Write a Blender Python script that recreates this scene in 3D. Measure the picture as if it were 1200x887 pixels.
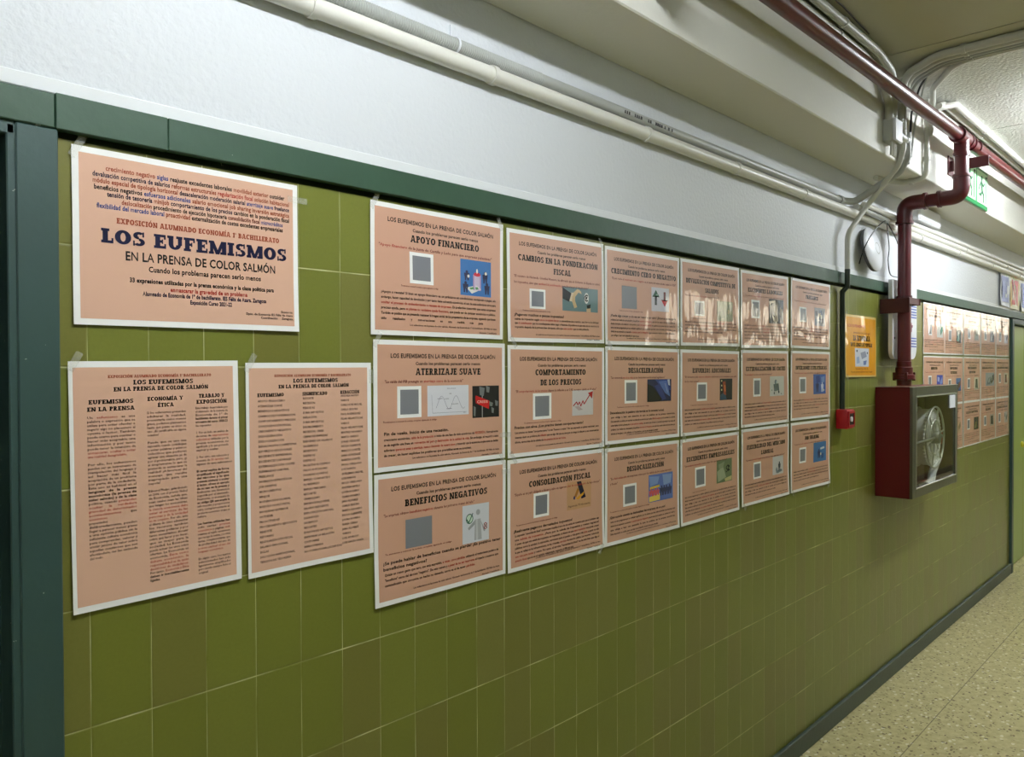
import bpy, bmesh, math, random
import numpy as np
from mathutils import Vector, Matrix

for o in list(bpy.data.objects):
    bpy.data.objects.remove(o)
SC = bpy.context.scene
COL = SC.collection
PI = math.pi

# ------------------------------------------------------------------ camera
F_PX = 919.05
YAW, PITCH, ROLL = math.radians(43.3254), math.radians(-0.7578), math.radians(-0.2143)
fw = Vector((math.cos(YAW)*math.cos(PITCH), math.sin(YAW)*math.cos(PITCH), math.sin(PITCH)))
rt = Vector((math.sin(YAW), -math.cos(YAW), 0)); up = rt.cross(fw)
r2 = rt*math.cos(ROLL)+up*math.sin(ROLL); u2 = -rt*math.sin(ROLL)+up*math.cos(ROLL)
cam = bpy.data.cameras.new('camera'); camo = bpy.data.objects.new('camera', cam); COL.objects.link(camo)
m = Matrix((r2, u2, -fw)).transposed().to_4x4(); m.translation = Vector((0, -1.41999, 1.6775))
camo.matrix_world = m
cam.sensor_fit = 'HORIZONTAL'; cam.sensor_width = 36; cam.lens = F_PX/1200*36; cam.clip_start = .02
SC.camera = camo

# ------------------------------------------------------------------ world, exposure, lamps' strength
w = bpy.data.worlds.new('world'); SC.world = w; w.use_nodes = True
w.node_tree.nodes['Background'].inputs[0].default_value = (.8, .9, 1, 1)
w.node_tree.nodes['Background'].inputs[1].default_value = .02
SC.view_settings.view_transform = 'Standard'; SC.view_settings.look = 'None'
SC.view_settings.gamma = 1; SC.view_settings.use_curve_mapping = False
SC.view_settings.exposure = 0.0
LAMPS = [(-2.9, 110, 1.2), (0.75, 148, 1.2), (5.0, 205, 1.2), (9.6, 190, 1.2), (14.2, 190, 1.2), (18.8, 190, 1.2)]      # x centre, emission, length
LAMP_Y, LAMP_Z = -1.10, 2.915
SC.cycles.use_denoising = True
SC.cycles.max_bounces = 8; SC.cycles.diffuse_bounces = 5; SC.cycles.transparent_max_bounces = 16
SC.cycles.caustics_reflective = False; SC.cycles.caustics_refractive = False
SC.cycles.sample_clamp_indirect = 6

# ------------------------------------------------------------------ node helpers / materials
def nm(name):
    mt = bpy.data.materials.new(name); mt.use_nodes = True
    nt = mt.node_tree; b = nt.nodes['Principled BSDF']
    return mt, nt, b
def N(nt, t, **k):
    n = nt.nodes.new(t)
    for a, v in k.items():
        if a.startswith('i_'): n.inputs[a[2:].replace('_', ' ')].default_value = v
        else: setattr(n, a, v)
    return n
def L(nt, a, b): nt.links.new(a, b)
def math_n(nt, op, a, b=None, c=None):
    n = nt.nodes.new('ShaderNodeMath'); n.operation = op
    for i, v in enumerate((a, b, c)):
        if v is None: continue
        if isinstance(v, (int, float)): n.inputs[i].default_value = v
        else: nt.links.new(v, n.inputs[i])
    return n.outputs[0]
def mixc(nt, f, a, b, blend='MIX'):
    n = nt.nodes.new('ShaderNodeMix'); n.data_type = 'RGBA'; n.blend_type = blend
    for s, v in ((n.inputs[0], f), (n.inputs[6], a), (n.inputs[7], b)):
        if isinstance(v, (int, float)): s.default_value = v
        elif isinstance(v, tuple): s.default_value = (*v, 1) if len(v) == 3 else v
        else: nt.links.new(v, s)
    return n.outputs[2]
def srgb(r, g, b):
    def f(c):
        c /= 255
        return c/12.92 if c <= .04045 else ((c+.055)/1.055)**2.4
    return (f(r), f(g), f(b))
def noise_bump(nt, b, scale, strength, dist=.01, detail=3, inp='Normal'):
    g = N(nt, 'ShaderNodeNewGeometry')
    n = N(nt, 'ShaderNodeTexNoise', i_Scale=scale, i_Detail=detail)
    L(nt, g.outputs['Position'], n.inputs['Vector'])
    bp = N(nt, 'ShaderNodeBump', i_Strength=strength, i_Distance=dist)
    L(nt, n.outputs[0], bp.inputs['Height']); L(nt, bp.outputs[0], b.inputs[inp])
    return n
def plain(name, col, rough=.5, metal=0, spec=.5, bump=None, coat=0, var=0):
    mt, nt, b = nm(name)
    b.inputs['Base Color'].default_value = (*col, 1); b.inputs['Roughness'].default_value = rough
    b.inputs['Metallic'].default_value = metal; b.inputs['Specular IOR Level'].default_value = spec
    b.inputs['Coat Weight'].default_value = coat
    if bump: noise_bump(nt, b, *bump)
    if var:
        g = N(nt, 'ShaderNodeNewGeometry'); n = N(nt, 'ShaderNodeTexNoise', i_Scale=9., i_Detail=5.)
        L(nt, g.outputs['Position'], n.inputs['Vector'])
        c = mixc(nt, math_n(nt, 'MULTIPLY', n.outputs[0], 1.0), tuple(x*(1-var) for x in col), tuple(min(1, x*(1+var)) for x in col))
        L(nt, c, b.inputs['Base Color'])
    return mt

TW, TH, TX0, TZ0 = .1005, .2025, .4683, 1.0743
def mat_tile():
    mt, nt, b = nm('green_tile')
    g = N(nt, 'ShaderNodeNewGeometry'); s = N(nt, 'ShaderNodeSeparateXYZ'); L(nt, g.outputs['Position'], s.inputs[0])
    cx = math_n(nt, 'DIVIDE', math_n(nt, 'SUBTRACT', s.outputs[0], TX0-TW*200), TW)
    cz = math_n(nt, 'DIVIDE', math_n(nt, 'SUBTRACT', s.outputs[2], TZ0-TH*20), TH)
    ix, iz = math_n(nt, 'FLOOR', cx), math_n(nt, 'FLOOR', cz)
    fx, fz = math_n(nt, 'FRACT', cx), math_n(nt, 'FRACT', cz)
    ex = math_n(nt, 'MULTIPLY', math_n(nt, 'MINIMUM', fx, math_n(nt, 'SUBTRACT', 1., fx)), TW)
    ez = math_n(nt, 'MULTIPLY', math_n(nt, 'MINIMUM', fz, math_n(nt, 'SUBTRACT', 1., fz)), TH)
    idv = N(nt, 'ShaderNodeCombineXYZ'); L(nt, ix, idv.inputs[0]); L(nt, iz, idv.inputs[1])
    wn = N(nt, 'ShaderNodeTexWhiteNoise', noise_dimensions='2D'); L(nt, idv.outputs[0], wn.inputs['Vector'])
    sc = N(nt, 'ShaderNodeSeparateColor'); L(nt, wn.outputs['Color'], sc.inputs[0])
    # batches of tile: rows of slightly browner glaze
    pn = N(nt, 'ShaderNodeTexNoise', i_Scale=.55, i_Detail=1.); L(nt, idv.outputs[0], pn.inputs['Vector'])
    batch = math_n(nt, 'GREATER_THAN', math_n(nt, 'ADD', pn.outputs[0], math_n(nt, 'MULTIPLY', sc.outputs[0], .12)), .60)
    c1 = mixc(nt, sc.outputs[1], srgb(114, 119, 48), srgb(121, 126, 54))
    c2 = mixc(nt, sc.outputs[1], srgb(118, 116, 56), srgb(123, 122, 62))
    c = mixc(nt, batch, c1, c2)
    fn = N(nt, 'ShaderNodeTexNoise', i_Scale=160., i_Detail=3.); L(nt, g.outputs['Position'], fn.inputs['Vector'])
    c = mixc(nt, math_n(nt, 'MULTIPLY', fn.outputs[0], .35), c, srgb(92, 96, 34))
    # grout: thin, pale, broken
    gn = N(nt, 'ShaderNodeTexNoise', i_Scale=7., i_Detail=4.); L(nt, g.outputs['Position'], gn.inputs['Vector'])
    gw = math_n(nt, 'MULTIPLY_ADD', sc.outputs[2], .0006, .00035)
    gx = math_n(nt, 'LESS_THAN', ex, math_n(nt, 'MULTIPLY', gw, math_n(nt, 'ADD', gn.outputs[0], .35)))
    gz = math_n(nt, 'LESS_THAN', ez, math_n(nt, 'MULTIPLY', .0013, math_n(nt, 'ADD', gn.outputs[0], .35)))
    gm = math_n(nt, 'MAXIMUM', gx, gz)
    # grout dirtier here and there
    gcol = mixc(nt, math_n(nt, 'MULTIPLY_ADD', gn.outputs[0], 2.6, -.9), srgb(126, 128, 66), srgb(216, 214, 168))
    c = mixc(nt, gm, c, gcol)
    L(nt, c, b.inputs['Base Color'])
    rr = math_n(nt, 'MULTIPLY_ADD', fn.outputs[0], .14, .24)
    L(nt, math_n(nt, 'MAXIMUM', rr, math_n(nt, 'MULTIPLY', gm, .8)), b.inputs['Roughness'])
    b.inputs['Specular IOR Level'].default_value = .45
    # height: tiles slightly cushioned, each a little out of true
    em = math_n(nt, 'MINIMUM', math_n(nt, 'MINIMUM', ex, ez), .003)
    tilt = math_n(nt, 'MULTIPLY', math_n(nt, 'MULTIPLY', math_n(nt, 'SUBTRACT', sc.outputs[0], .5), fx), .0010)
    wv = N(nt, 'ShaderNodeTexNoise', i_Scale=14., i_Detail=2.); L(nt, g.outputs['Position'], wv.inputs['Vector'])
    h = math_n(nt, 'ADD', math_n(nt, 'ADD', math_n(nt, 'MULTIPLY', em, .25), tilt), math_n(nt, 'MULTIPLY', wv.outputs[0], .0012))
    bp = N(nt, 'ShaderNodeBump', i_Strength=.8, i_Distance=1.); L(nt, h, bp.inputs['Height']); L(nt, bp.outputs[0], b.inputs['Normal'])
    return mt

def mat_floor():
    mt, nt, b = nm('speckled_vinyl')
    g = N(nt, 'ShaderNodeNewGeometry')
    mp = N(nt, 'ShaderNodeMapping'); mp.inputs['Scale'].default_value = (1, 1.0, 1); L(nt, g.outputs['Position'], mp.inputs[0])
    c = srgb(186, 178, 136)
    n0 = N(nt, 'ShaderNodeTexNoise', i_Scale=24., i_Detail=5., i_Roughness=.7); L(nt, mp.outputs[0], n0.inputs['Vector'])
    col = mixc(nt, math_n(nt, 'MULTIPLY_ADD', n0.outputs[0], 2.4, -.7), srgb(182, 171, 116), srgb(220, 210, 160))
    def flecks(scale, thr, keep, colr, off, stretch):
        nonlocal col
        m2 = N(nt, 'ShaderNodeMapping'); m2.inputs['Scale'].default_value = stretch; m2.inputs['Location'].default_value = off
        m2.inputs['Rotation'].default_value = (0, 0, off[0])
        L(nt, g.outputs['Position'], m2.inputs[0])
        wn = N(nt, 'ShaderNodeTexNoise', i_Scale=30., i_Detail=2.); L(nt, g.outputs['Position'], wn.inputs['Vector'])
        ad = N(nt, 'ShaderNodeVectorMath', operation='MULTIPLY_ADD'); L(nt, wn.outputs['Color'], ad.inputs[0])
        ad.inputs[1].default_value = (.03, .03, .03); L(nt, m2.outputs[0], ad.inputs[2])
        v = N(nt, 'ShaderNodeTexVoronoi', i_Scale=scale); L(nt, ad.outputs[0], v.inputs['Vector'])
        s = N(nt, 'ShaderNodeSeparateColor'); L(nt, v.outputs['Color'], s.inputs[0])
        near = math_n(nt, 'LESS_THAN', v.outputs['Distance'], thr)
        pick = math_n(nt, 'LESS_THAN', s.outputs[0], keep)
        col = mixc(nt, math_n(nt, 'MULTIPLY', math_n(nt, 'MULTIPLY', near, pick), .9), col, colr)
    flecks(34, .30, .26, srgb(112, 90, 50), (.4, .2, 0), (1, 1.8, 1))
    flecks(50, .32, .30, srgb(138, 120, 76), (1.1, 3.2, 0), (1.6, 1, 1))
    flecks(30, .32, .30, srgb(236, 230, 206), (2.2, 1.2, 0), (1, 1.5, 1))
    flecks(24, .20, .22, srgb(86, 66, 38), (.8, 7.2, 0), (1.4, 1, 1))
    # sheet seams: along the corridor and across it
    s = N(nt, 'ShaderNodeSeparateXYZ'); L(nt, g.outputs['Position'], s.inputs[0])
    sy = math_n(nt, 'LESS_THAN', math_n(nt, 'ABSOLUTE', math_n(nt, 'ADD', s.outputs[1], .330)), .0022)
    sy2 = math_n(nt, 'LESS_THAN', math_n(nt, 'ABSOLUTE', math_n(nt, 'ADD', s.outputs[1], 1.33)), .0022)
    col = mixc(nt, math_n(nt, 'MULTIPLY', math_n(nt, 'MAXIMUM', sy, sy2), .75), col, srgb(96, 84, 54))
    L(nt, col, b.inputs['Base Color']); b.inputs['Roughness'].default_value = .34
    b.inputs['Specular IOR Level'].default_value = .4
    noise_bump(nt, b, 9, .12, .01)
    return mt

def mat_plaster(name, col, scale=70, st=.35, dist=.004, rough=.55):
    mt, nt, b = nm(name)
    b.inputs['Base Color'].default_value = (*col, 1); b.inputs['Roughness'].default_value = rough
    b.inputs['Specular IOR Level'].default_value = .3
    noise_bump(nt, b, scale, st, dist, 2)
    return mt
def mat_paint_green(name, col, rough=.38):
    mt, nt, b = nm(name)
    g = N(nt, 'ShaderNodeNewGeometry')
    n = N(nt, 'ShaderNodeTexNoise', i_Scale=5., i_Detail=6.); L(nt, g.outputs['Position'], n.inputs['Vector'])
    v = N(nt, 'ShaderNodeTexNoise', i_Scale=55., i_Detail=3.); L(nt, g.outputs['Position'], v.inputs['Vector'])
    c = mixc(nt, n.outputs[0], tuple(x*.8 for x in col), tuple(x*1.2 for x in col))
    chip = math_n(nt, 'GREATER_THAN', v.outputs[0], .74)
    c = mixc(nt, math_n(nt, 'MULTIPLY', chip, .7), c, srgb(170, 178, 165))
    L(nt, c, b.inputs['Base Color']); b.inputs['Roughness'].default_value = rough
    noise_bump(nt, b, 40, .25, .003)
    return mt

M = {}
M['tile'] = mat_tile(); M['floor'] = mat_floor()
M['plaster'] = mat_plaster('white_plaster', srgb(214, 217, 221), 75, .55, .004)
M['beam'] = mat_plaster('beam_plaster', srgb(224, 223, 214), 60, .25, .004)
M['ceil_smooth'] = mat_plaster('ceiling_smooth', srgb(196, 194, 172), 90, .1, .002)
M['ceil_rough'] = mat_plaster('ceiling_rough', srgb(232, 233, 228), 75, .7, .008)
M['strip'] = mat_plaster('white_strip', srgb(228, 230, 232), 20, .05, .002, .4)
M['green'] = mat_paint_green('green_rail_paint', srgb(44, 74, 55), .5)
M['teal'] = mat_paint_green('green_frame_paint', srgb(48, 73, 70), .45)
M['darkgreen'] = mat_paint_green('green_base_paint', srgb(52, 68, 58), .45)
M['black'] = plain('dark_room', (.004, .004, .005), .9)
M['pipe_red'] = plain('dark_red_pipe', srgb(86, 26, 32), .30, var=.12)
M['bracket_red'] = plain('dark_red_bracket', srgb(72, 20, 24), .45)
M['cab_red'] = plain('dark_red_cabinet', srgb(98, 4, 15), .4)
M['call_red'] = plain('red_plastic', srgb(176, 26, 38), .35)
M['conduit_w'] = plain('white_conduit', srgb(222, 220, 212), .4, bump=(60, .3, .003))
M['conduit_g'] = plain('grey_conduit', srgb(168, 170, 166), .42)
M['conduit_p'] = plain('pale_grey_conduit', srgb(196, 196, 186), .42)
M['dark_paint'] = plain('dark_green_conduit', srgb(38, 50, 40), .4)
M['black_pl'] = plain('black_plastic', srgb(22, 22, 26), .4)
M['white_pl'] = plain('white_plastic', srgb(228, 230, 236), .35)
M['grey_pl'] = plain('grey_plastic', srgb(176, 178, 170), .5)
M['steel'] = plain('brushed_steel', srgb(118, 119, 110), .34, .85, bump=(35, .15, .002))
M['alu'] = plain('pale_aluminium', srgb(206, 206, 196), .3, .8)
M['hose'] = plain('white_hose', srgb(240, 240, 234), .6, bump=(130, .5, .003))
M['inner_red'] = plain('cabinet_inside', srgb(92, 52, 40), .6)
M['label_red'] = plain('red_label', srgb(214, 84, 60), .5)
M['door_green'] = plain('light_green_door', srgb(150, 168, 92), .4, var=.05)
M['yellow'] = plain('yellow_plastic', srgb(216, 206, 60), .35)
M['brass'] = plain('galvanised', srgb(150, 150, 140), .4, .8)
def mat_emit_(*a): return mat_emit(*a)
def mat_emit(name, col, e):
    mt, nt, b = nm(name)
    b.inputs['Base Color'].default_value = (.9, .9, .9, 1)
    b.inputs['Emission Color'].default_value = (*col, 1); b.inputs['Emission Strength'].default_value = e
    return mt
def mat_glass():
    mt = bpy.data.materials.new('cabinet_glass'); mt.use_nodes = True; nt = mt.node_tree
    nt.nodes.remove(nt.nodes['Principled BSDF']); out = nt.nodes['Material Output']
    t = N(nt, 'ShaderNodeBsdfTransparent'); t.inputs[0].default_value = (.97, .98, .97, 1)
    gl = N(nt, 'ShaderNodeBsdfGlossy'); gl.inputs['Roughness'].default_value = .02
    fr = N(nt, 'ShaderNodeFresnel'); gg = N(nt, 'ShaderNodeNewGeometry'); L(nt, math_n(nt, 'MULTIPLY_ADD', gg.outputs['Backfacing'], 1/1.45-1.45, 1.45), fr.inputs[0])
    mx = N(nt, 'ShaderNodeMixShader'); L(nt, fr.outputs[0], mx.inputs[0]); L(nt, t.outputs[0], mx.inputs[1]); L(nt, gl.outputs[0], mx.inputs[2])
    L(nt, mx.outputs[0], out.inputs[0]); return mt
M['glass'] = mat_glass()
def mat_tape():
    mt, nt, b = nm('clear_tape')
    b.inputs['Base Color'].default_value = (.85, .86, .8, 1); b.inputs['Alpha'].default_value = .14; b.inputs['Roughness'].default_value = .12
    noise_bump(nt, b, 90, .5, .004)
    return mt
M['tape'] = mat_tape()

INK = {}
def ink(name, rgb, gloss=True):
    """printed colour: laminated (glossy film over slightly wavy sheet) or plain poster paper"""
    key = (name, gloss)
    if key in INK: return INK[key]
    mt, nt, b = nm(('film_' if gloss else 'paper_')+name)
    b.inputs['Base Color'].default_value = (*srgb(*rgb), 1)
    if gloss:
        b.inputs['Roughness'].default_value = .55; b.inputs['Specular IOR Level'].default_value = .2
        b.inputs['Coat Weight'].default_value = 1.0; b.inputs['Coat Roughness'].default_value = .045; b.inputs['Coat IOR'].default_value = 1.5
        g = N(nt, 'ShaderNodeNewGeometry'); mp = N(nt, 'ShaderNodeMapping'); mp.inputs['Scale'].default_value = (1, 1, .28)
        L(nt, g.outputs['Position'], mp.inputs[0])
        n = N(nt, 'ShaderNodeTexNoise', i_Scale=10., i_Detail=2.); L(nt, mp.outputs[0], n.inputs['Vector'])
        bp = N(nt, 'ShaderNodeBump', i_Strength=.5, i_Distance=.008); L(nt, n.outputs[0], bp.inputs['Height']); L(nt, bp.outputs[0], b.inputs['Coat Normal'])
    else:
        b.inputs['Roughness'].default_value = .42; b.inputs['Specular IOR Level'].default_value = .35
        noise_bump(nt, b, 9, .35, .006)
    INK[key] = mt
    return mt

# ------------------------------------------------------------------ object helpers
def link(o, parent=None):
    COL.objects.link(o)
    if parent: o.parent = parent
    return o
def tag(o, label=None, cat=None, group=None, kind=None):
    if label: o['label'] = label
    if cat: o['category'] = cat
    if group: o['group'] = group
    if kind: o['kind'] = kind
    return o
def empty(name, loc=(0, 0, 0), label=None, cat=None, group=None):
    o = bpy.data.objects.new(name, None); o.location = loc; o.empty_display_size = .05
    link(o); return tag(o, label, cat, group)
def bmobj(name, bm, mats, parent=None, smooth=False):
    if not isinstance(mats, (list, tuple)): mats = [mats]
    bmesh.ops.recalc_face_normals(bm, faces=bm.faces)
    me = bpy.data.meshes.new(name); bm.to_mesh(me); bm.free()
    for x in mats: me.materials.append(x)
    if smooth:
        for p in me.polygons: p.use_smooth = True
        try: me.set_sharp_from_angle(angle=math.radians(40))
        except Exception: pass
    return link(bpy.data.objects.new(name, me), parent)
def box(bm, x0, x1, y0, y1, z0, z1, bev=0, mat=0, rot=None, seg=1):
    r = bmesh.ops.create_cube(bm, size=1)
    vs = r['verts']
    bmesh.ops.scale(bm, vec=(abs(x1-x0), abs(y1-y0), abs(z1-z0)), verts=vs)
    if rot is not None: bmesh.ops.transform(bm, matrix=rot, verts=vs)
    bmesh.ops.translate(bm, vec=((x0+x1)/2, (y0+y1)/2, (z0+z1)/2), verts=vs)
    fs = set(f for v in vs for f in v.link_faces)
    for f in fs: f.material_index = mat
    if bev:
        es = list(set(e for v in vs for e in v.link_edges))
        res = bmesh.ops.bevel(bm, geom=es, offset=bev, segments=seg, affect='EDGES', profile=.5)
        for f in res['faces']: f.material_index = mat
    return bm
def nb(): return bmesh.new()
def quadbox(name, dims, mat, parent=None, bev=0):
    return bmobj(name, box(nb(), *dims, bev=bev), mat, parent)
def fillet(pts, rad, n=6):
    pts = [Vector(p) for p in pts]; out = [pts[0]]
    for i in range(1, len(pts)-1):
        a, b, c = pts[i-1], pts[i], pts[i+1]
        r = rad if not isinstance(rad, (list, tuple)) else rad[i-1]
        d1, d2 = (a-b), (c-b); l1, l2 = d1.length, d2.length
        ang = d1.angle(d2)
        if r <= 0 or ang > 3.1: out.append(b); continue
        t = min(r/math.tan(ang/2), l1*.49, l2*.49)
        p0, p1 = b+d1.normalized()*t, b+d2.normalized()*t
        for k in range(n+1):
            s = k/n; out.append((p0*(1-s)+b*s)*(1-s)+(b*(1-s)+p1*s)*s)
    out.append(pts[-1]); return out
def tube(bm, pts, r, seg=14, mat=0, caps=True, rfun=None):
    pts = [Vector(p) for p in pts]; rings = []
    t0 = (pts[1]-pts[0]).normalized()
    a = Vector((0, 0, 1)) if abs(t0.z) < .9 else Vector((1, 0, 0))
    nrm = t0.cross(a).normalized()
    for i, p in enumerate(pts):
        t = ((pts[min(i+1, len(pts)-1)]-p).normalized()+(p-pts[max(i-1, 0)]).normalized()).normalized()
        nrm = (nrm-t*nrm.dot(t)).normalized(); bi = t.cross(nrm)
        rr = r if rfun is None else rfun(i)
        rings.append([bm.verts.new(p+(nrm*math.cos(2*PI*k/seg)+bi*math.sin(2*PI*k/seg))*rr) for k in range(seg)])
    for A, B in zip(rings, rings[1:]):
        for k in range(seg):
            f = bm.faces.new((A[k], A[(k+1) % seg], B[(k+1) % seg], B[k])); f.material_index = mat
    if caps:
        for R_ in (rings[0], rings[-1]):
            f = bm.faces.new(R_); f.material_index = mat
    return bm
def lathe(bm, prof, mtx, seg=28, mat=0):
    """prof: (radius, height) along local z; closed on the axis where radius is 0"""
    rings = []
    for r, h in prof:
        if r < 1e-6: rings.append([bm.verts.new(mtx @ Vector((0, 0, h)))])
        else: rings.append([bm.verts.new(mtx @ Vector((r*math.cos(2*PI*k/seg), r*math.sin(2*PI*k/seg), h))) for k in range(seg)])
    for A, B in zip(rings, rings[1:]):
        for k in range(seg):
            k2 = (k+1) % seg
            vs = [A[k % len(A)], A[k2 % len(A)], B[k2 % len(B)], B[k % len(B)]]
            u = []
            for v in vs:
                if v not in u: u.append(v)
            if len(u) > 2:
                f = bm.faces.new(u); f.material_index = mat
    return bm
def dirm(loc, d):
    return Matrix.Translation(Vector(loc)) @ Vector(d).to_track_quat('Z', 'Y').to_matrix().to_4x4()
def ring_on(bm, p, d, r0, r1, half, mat=0, seg=20):
    return lathe(bm, [(r0, -half), (r1, -half), (r1, half), (r0, half), (r0, -half)], dirm(p, d), seg, mat)

# ------------------------------------------------------------------ the setting
XE, XB, YR = 22.0, -5.0, -2.46           # far end, near end, opposite wall
ZT, ZS, ZC = 2.10, 2.605, 2.985          # tile top (behind the rail), beam soffit, ceiling
YB = -.245                               # face of the beam
DX0, DX1 = -.55, .363                    # near doorway
FX0, FX1 = 7.39, 8.85                    # far doorway
def structure(o): o['kind'] = 'structure'; return o
bm = nb()
for (a, b_) in ((XB, DX0), (DX1, FX0), (FX1, XE)):
    box(bm, a, b_, 0, .14, 0, 2.056, mat=0)
box(bm, XB, XE, .025, .14, 2.056, 2.078, mat=2); box(bm, XB, XE, 0, .14, 2.078, ZC+.1, mat=1)
structure(bmobj('wall_left', bm, [M['tile'], M['plaster'], M['darkgreen']]))
bm = nb(); box(bm, XB, XE, YR-.14, YR, 0, ZT, mat=0); box(bm, XB, XE, YR-.14, YR, ZT, ZC+.1, mat=1)
structure(bmobj('wall_right', bm, [M['tile'], M['plaster']]))
bm = nb(); box(bm, XE, XE+.14, YR-.14, .14, 0, ZC+.1); structure(bmobj('wall_end', bm, M['plaster']))
bm = nb(); box(bm, XB-.14, XB, YR-.14, .14, 0, ZC+.1); structure(bmobj('wall_back', bm, M['plaster']))
structure(quadbox('floor', (XB-.1, XE+.1, YR-.1, 2.6, -.1, 0), M['floor']))
bm = nb(); box(bm, XB, 3.499, YR, 0, ZC, ZC+.1, mat=0)
box(bm, 3.507, 3.798, YR, 0, ZC, ZC+.1, mat=0); box(bm, 3.4985, 3.5075, YR, 0, ZC+.003, ZC+.1, mat=2)
x = 3.80
while x < XE:
    box(bm, x, min(x+1.185, XE), YR, 0, ZC, ZC+.1, mat=1, bev=.003); x += 1.188
structure(bmobj('ceiling', bm, [M['ceil_smooth'], M['ceil_rough'], M['black']]))
structure(quadbox('ceiling_beam', (XB, XE, YB, 0, ZS, ZC), M['beam'], bev=.004))
# green rail, white strip above it, skirting
bm = nb()
box(bm, XB, .4185, -.018, .0, 2.066, 2.121, bev=.002); box(bm, .4195, .5995, -.018, 0, 2.066, 2.124, bev=.0015); box(bm, .600, 3.70, -.018, 0, 2.067, 2.124, bev=.0015)
box(bm, 3.702, XE, -.018, 0, 2.069, 2.123, bev=.0015)
structure(bmobj('trim_1', bm, M['green']))
structure(quadbox('trim_2', (XB, XE, -.005, 0, 2.1245, 2.150), M['strip'], bev=.002))
bm = nb(); box(bm, DX1+.06, FX0-.0, -.018, 0, 0, .085, bev=.004); box(bm, XB, DX0-.06, -.018, 0, 0, .085, bev=.004); box(bm, FX1, XE, -.018, 0, 0, .085, bev=.004)
structure(bmobj('baseboard_left', bm, M['darkgreen']))
structure(quadbox('baseboard_right', (XB, XE, YR, YR+.018, 0, .085), M['darkgreen'], bev=.004))
structure(quadbox('trim_3', (XB, XE, YR, YR+.026, 2.062, 2.128), M['green'], bev=.003))
# windows high in the opposite wall (outside the frame, seen as glare in the laminated sheets)
WINDOW_E = 3.4
M['pane'] = mat_emit_('daylit_pane', (1.0, .90, .70), WINDOW_E)
M['frame_w'] = plain('window_frame', srgb(214, 214, 206), .4)
for i, (a, b_, c, d_) in enumerate(((6.15, 6.65, 1.99, 2.34), (6.95, 7.65, 1.99, 2.34), (8.05, 8.7, 1.99, 2.34), (9.15, 9.9, 1.99, 2.34), (13.6, 16.2, 2.36, 2.80), (16.6, 19.6, 2.36, 2.80))):
    o = structure(quadbox('window_%d' % (i+1), (a, b_, YR, YR+.012, c, d_), M['pane']))
    bm = nb()
    for q in ((a-.04, a, c-.04, d_+.04), (b_, b_+.04, c-.04, d_+.04), (a, b_, c-.04, c), (a, b_, d_, d_+.04)): box(bm, q[0], q[1], YR, YR+.03, q[2], q[3], bev=.003)
    bmobj('window_frame', bm, M['frame_w'], o)
# near doorway: frame with stop, dark room behind
bm = nb()
for s, xe in ((1, DX1), (-1, DX0)):
    xa, xb = (xe, xe+.060) if s > 0 else (xe-.060, xe)
    box(bm, xa, xb, -.016, .0, 0, 2.065, bev=.002)
    xa, xb = (xe-.012, xe+.003) if s > 0 else (xe-.003, xe+.012)
    box(bm, xa, xb, -.012, .14, 0, 2.062, bev=.002)
    xa, xb = (xe-.028, xe-.010) if s > 0 else (xe+.010, xe+.028)
    box(bm, xa, xb, .050, .085, 0, 2.05, bev=.002)
box(bm, DX0, DX1, -.012, .14, 2.045, 2.10, bev=.002)
structure(bmobj('trim_4', bm, M['teal']))
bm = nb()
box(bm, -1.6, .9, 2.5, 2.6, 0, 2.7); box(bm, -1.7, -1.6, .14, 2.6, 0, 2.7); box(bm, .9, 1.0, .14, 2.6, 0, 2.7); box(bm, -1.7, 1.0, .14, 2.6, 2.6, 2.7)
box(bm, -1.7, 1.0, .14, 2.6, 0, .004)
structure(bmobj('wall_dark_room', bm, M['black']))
# far doorway: frame and light green leaves
bm = nb()
box(bm, FX0-.03, FX0+.03, -.020, .02, 0, 2.062, bev=.003); box(bm, FX1-.03, FX1+.03, -.020, .02, 0, 2.062, bev=.003)
box(bm, FX0, FX1, -.020, .02, 2.02, 2.062, bev=.003)
structure(bmobj('trim_5', bm, M['teal']))
d = structure(bmobj('door_1', box(box(nb(), FX0+.032, 8.045, .03, .07, .008, 2.018, bev=.003), 8.052, FX1-.032, .03, .07, .008, 2.018, bev=.003), M['door_green']))
bm = nb(); lathe(bm, [(0, .0), (.026, 0), (.026, .012), (.011, .014), (.011, .045), (.024, .05), (.028, .065), (.02, .08), (0, .083)], dirm((7.985, .03, 1.0), (0, -1, 0)), 18)
bmobj('door_handle', bm, M['yellow'], d, True)

# ------------------------------------------------------------------ ceiling lamps (above the frame; they light the corridor)
for i, (lx, e, ln) in enumerate(LAMPS):
    t = empty('ceiling_light', (lx, LAMP_Y, ZC), None, 'lamp', 'ceiling lamps along the corridor')
    t['label'] = 'white fluorescent batten lamp under the corridor ceiling'
    bm = nb(); box(bm, -ln/2-.03, ln/2+.03, -.05, .05, -.022, 0, bev=.003)
    bmobj('housing', bm, M['white_pl'], t)
    em = mat_emit('lamp_tube_%d' % i, (.905, .957, 1.0), e)
    bm = nb(); tube(bm, [(-ln/2, 0, LAMP_Z-ZC), (ln/2, 0, LAMP_Z-ZC)], .019, 14)
    bmobj('lamp_tube', bm, em, t, True)
    for s in (-1, 1):
        bm = nb(); box(bm, s*ln/2-.012, s*ln/2+.012, -.016, .016, LAMP_Z-ZC-.022, -.02, bev=.003); bmobj('lamp_holder', bm, M['white_pl'], t)

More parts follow.
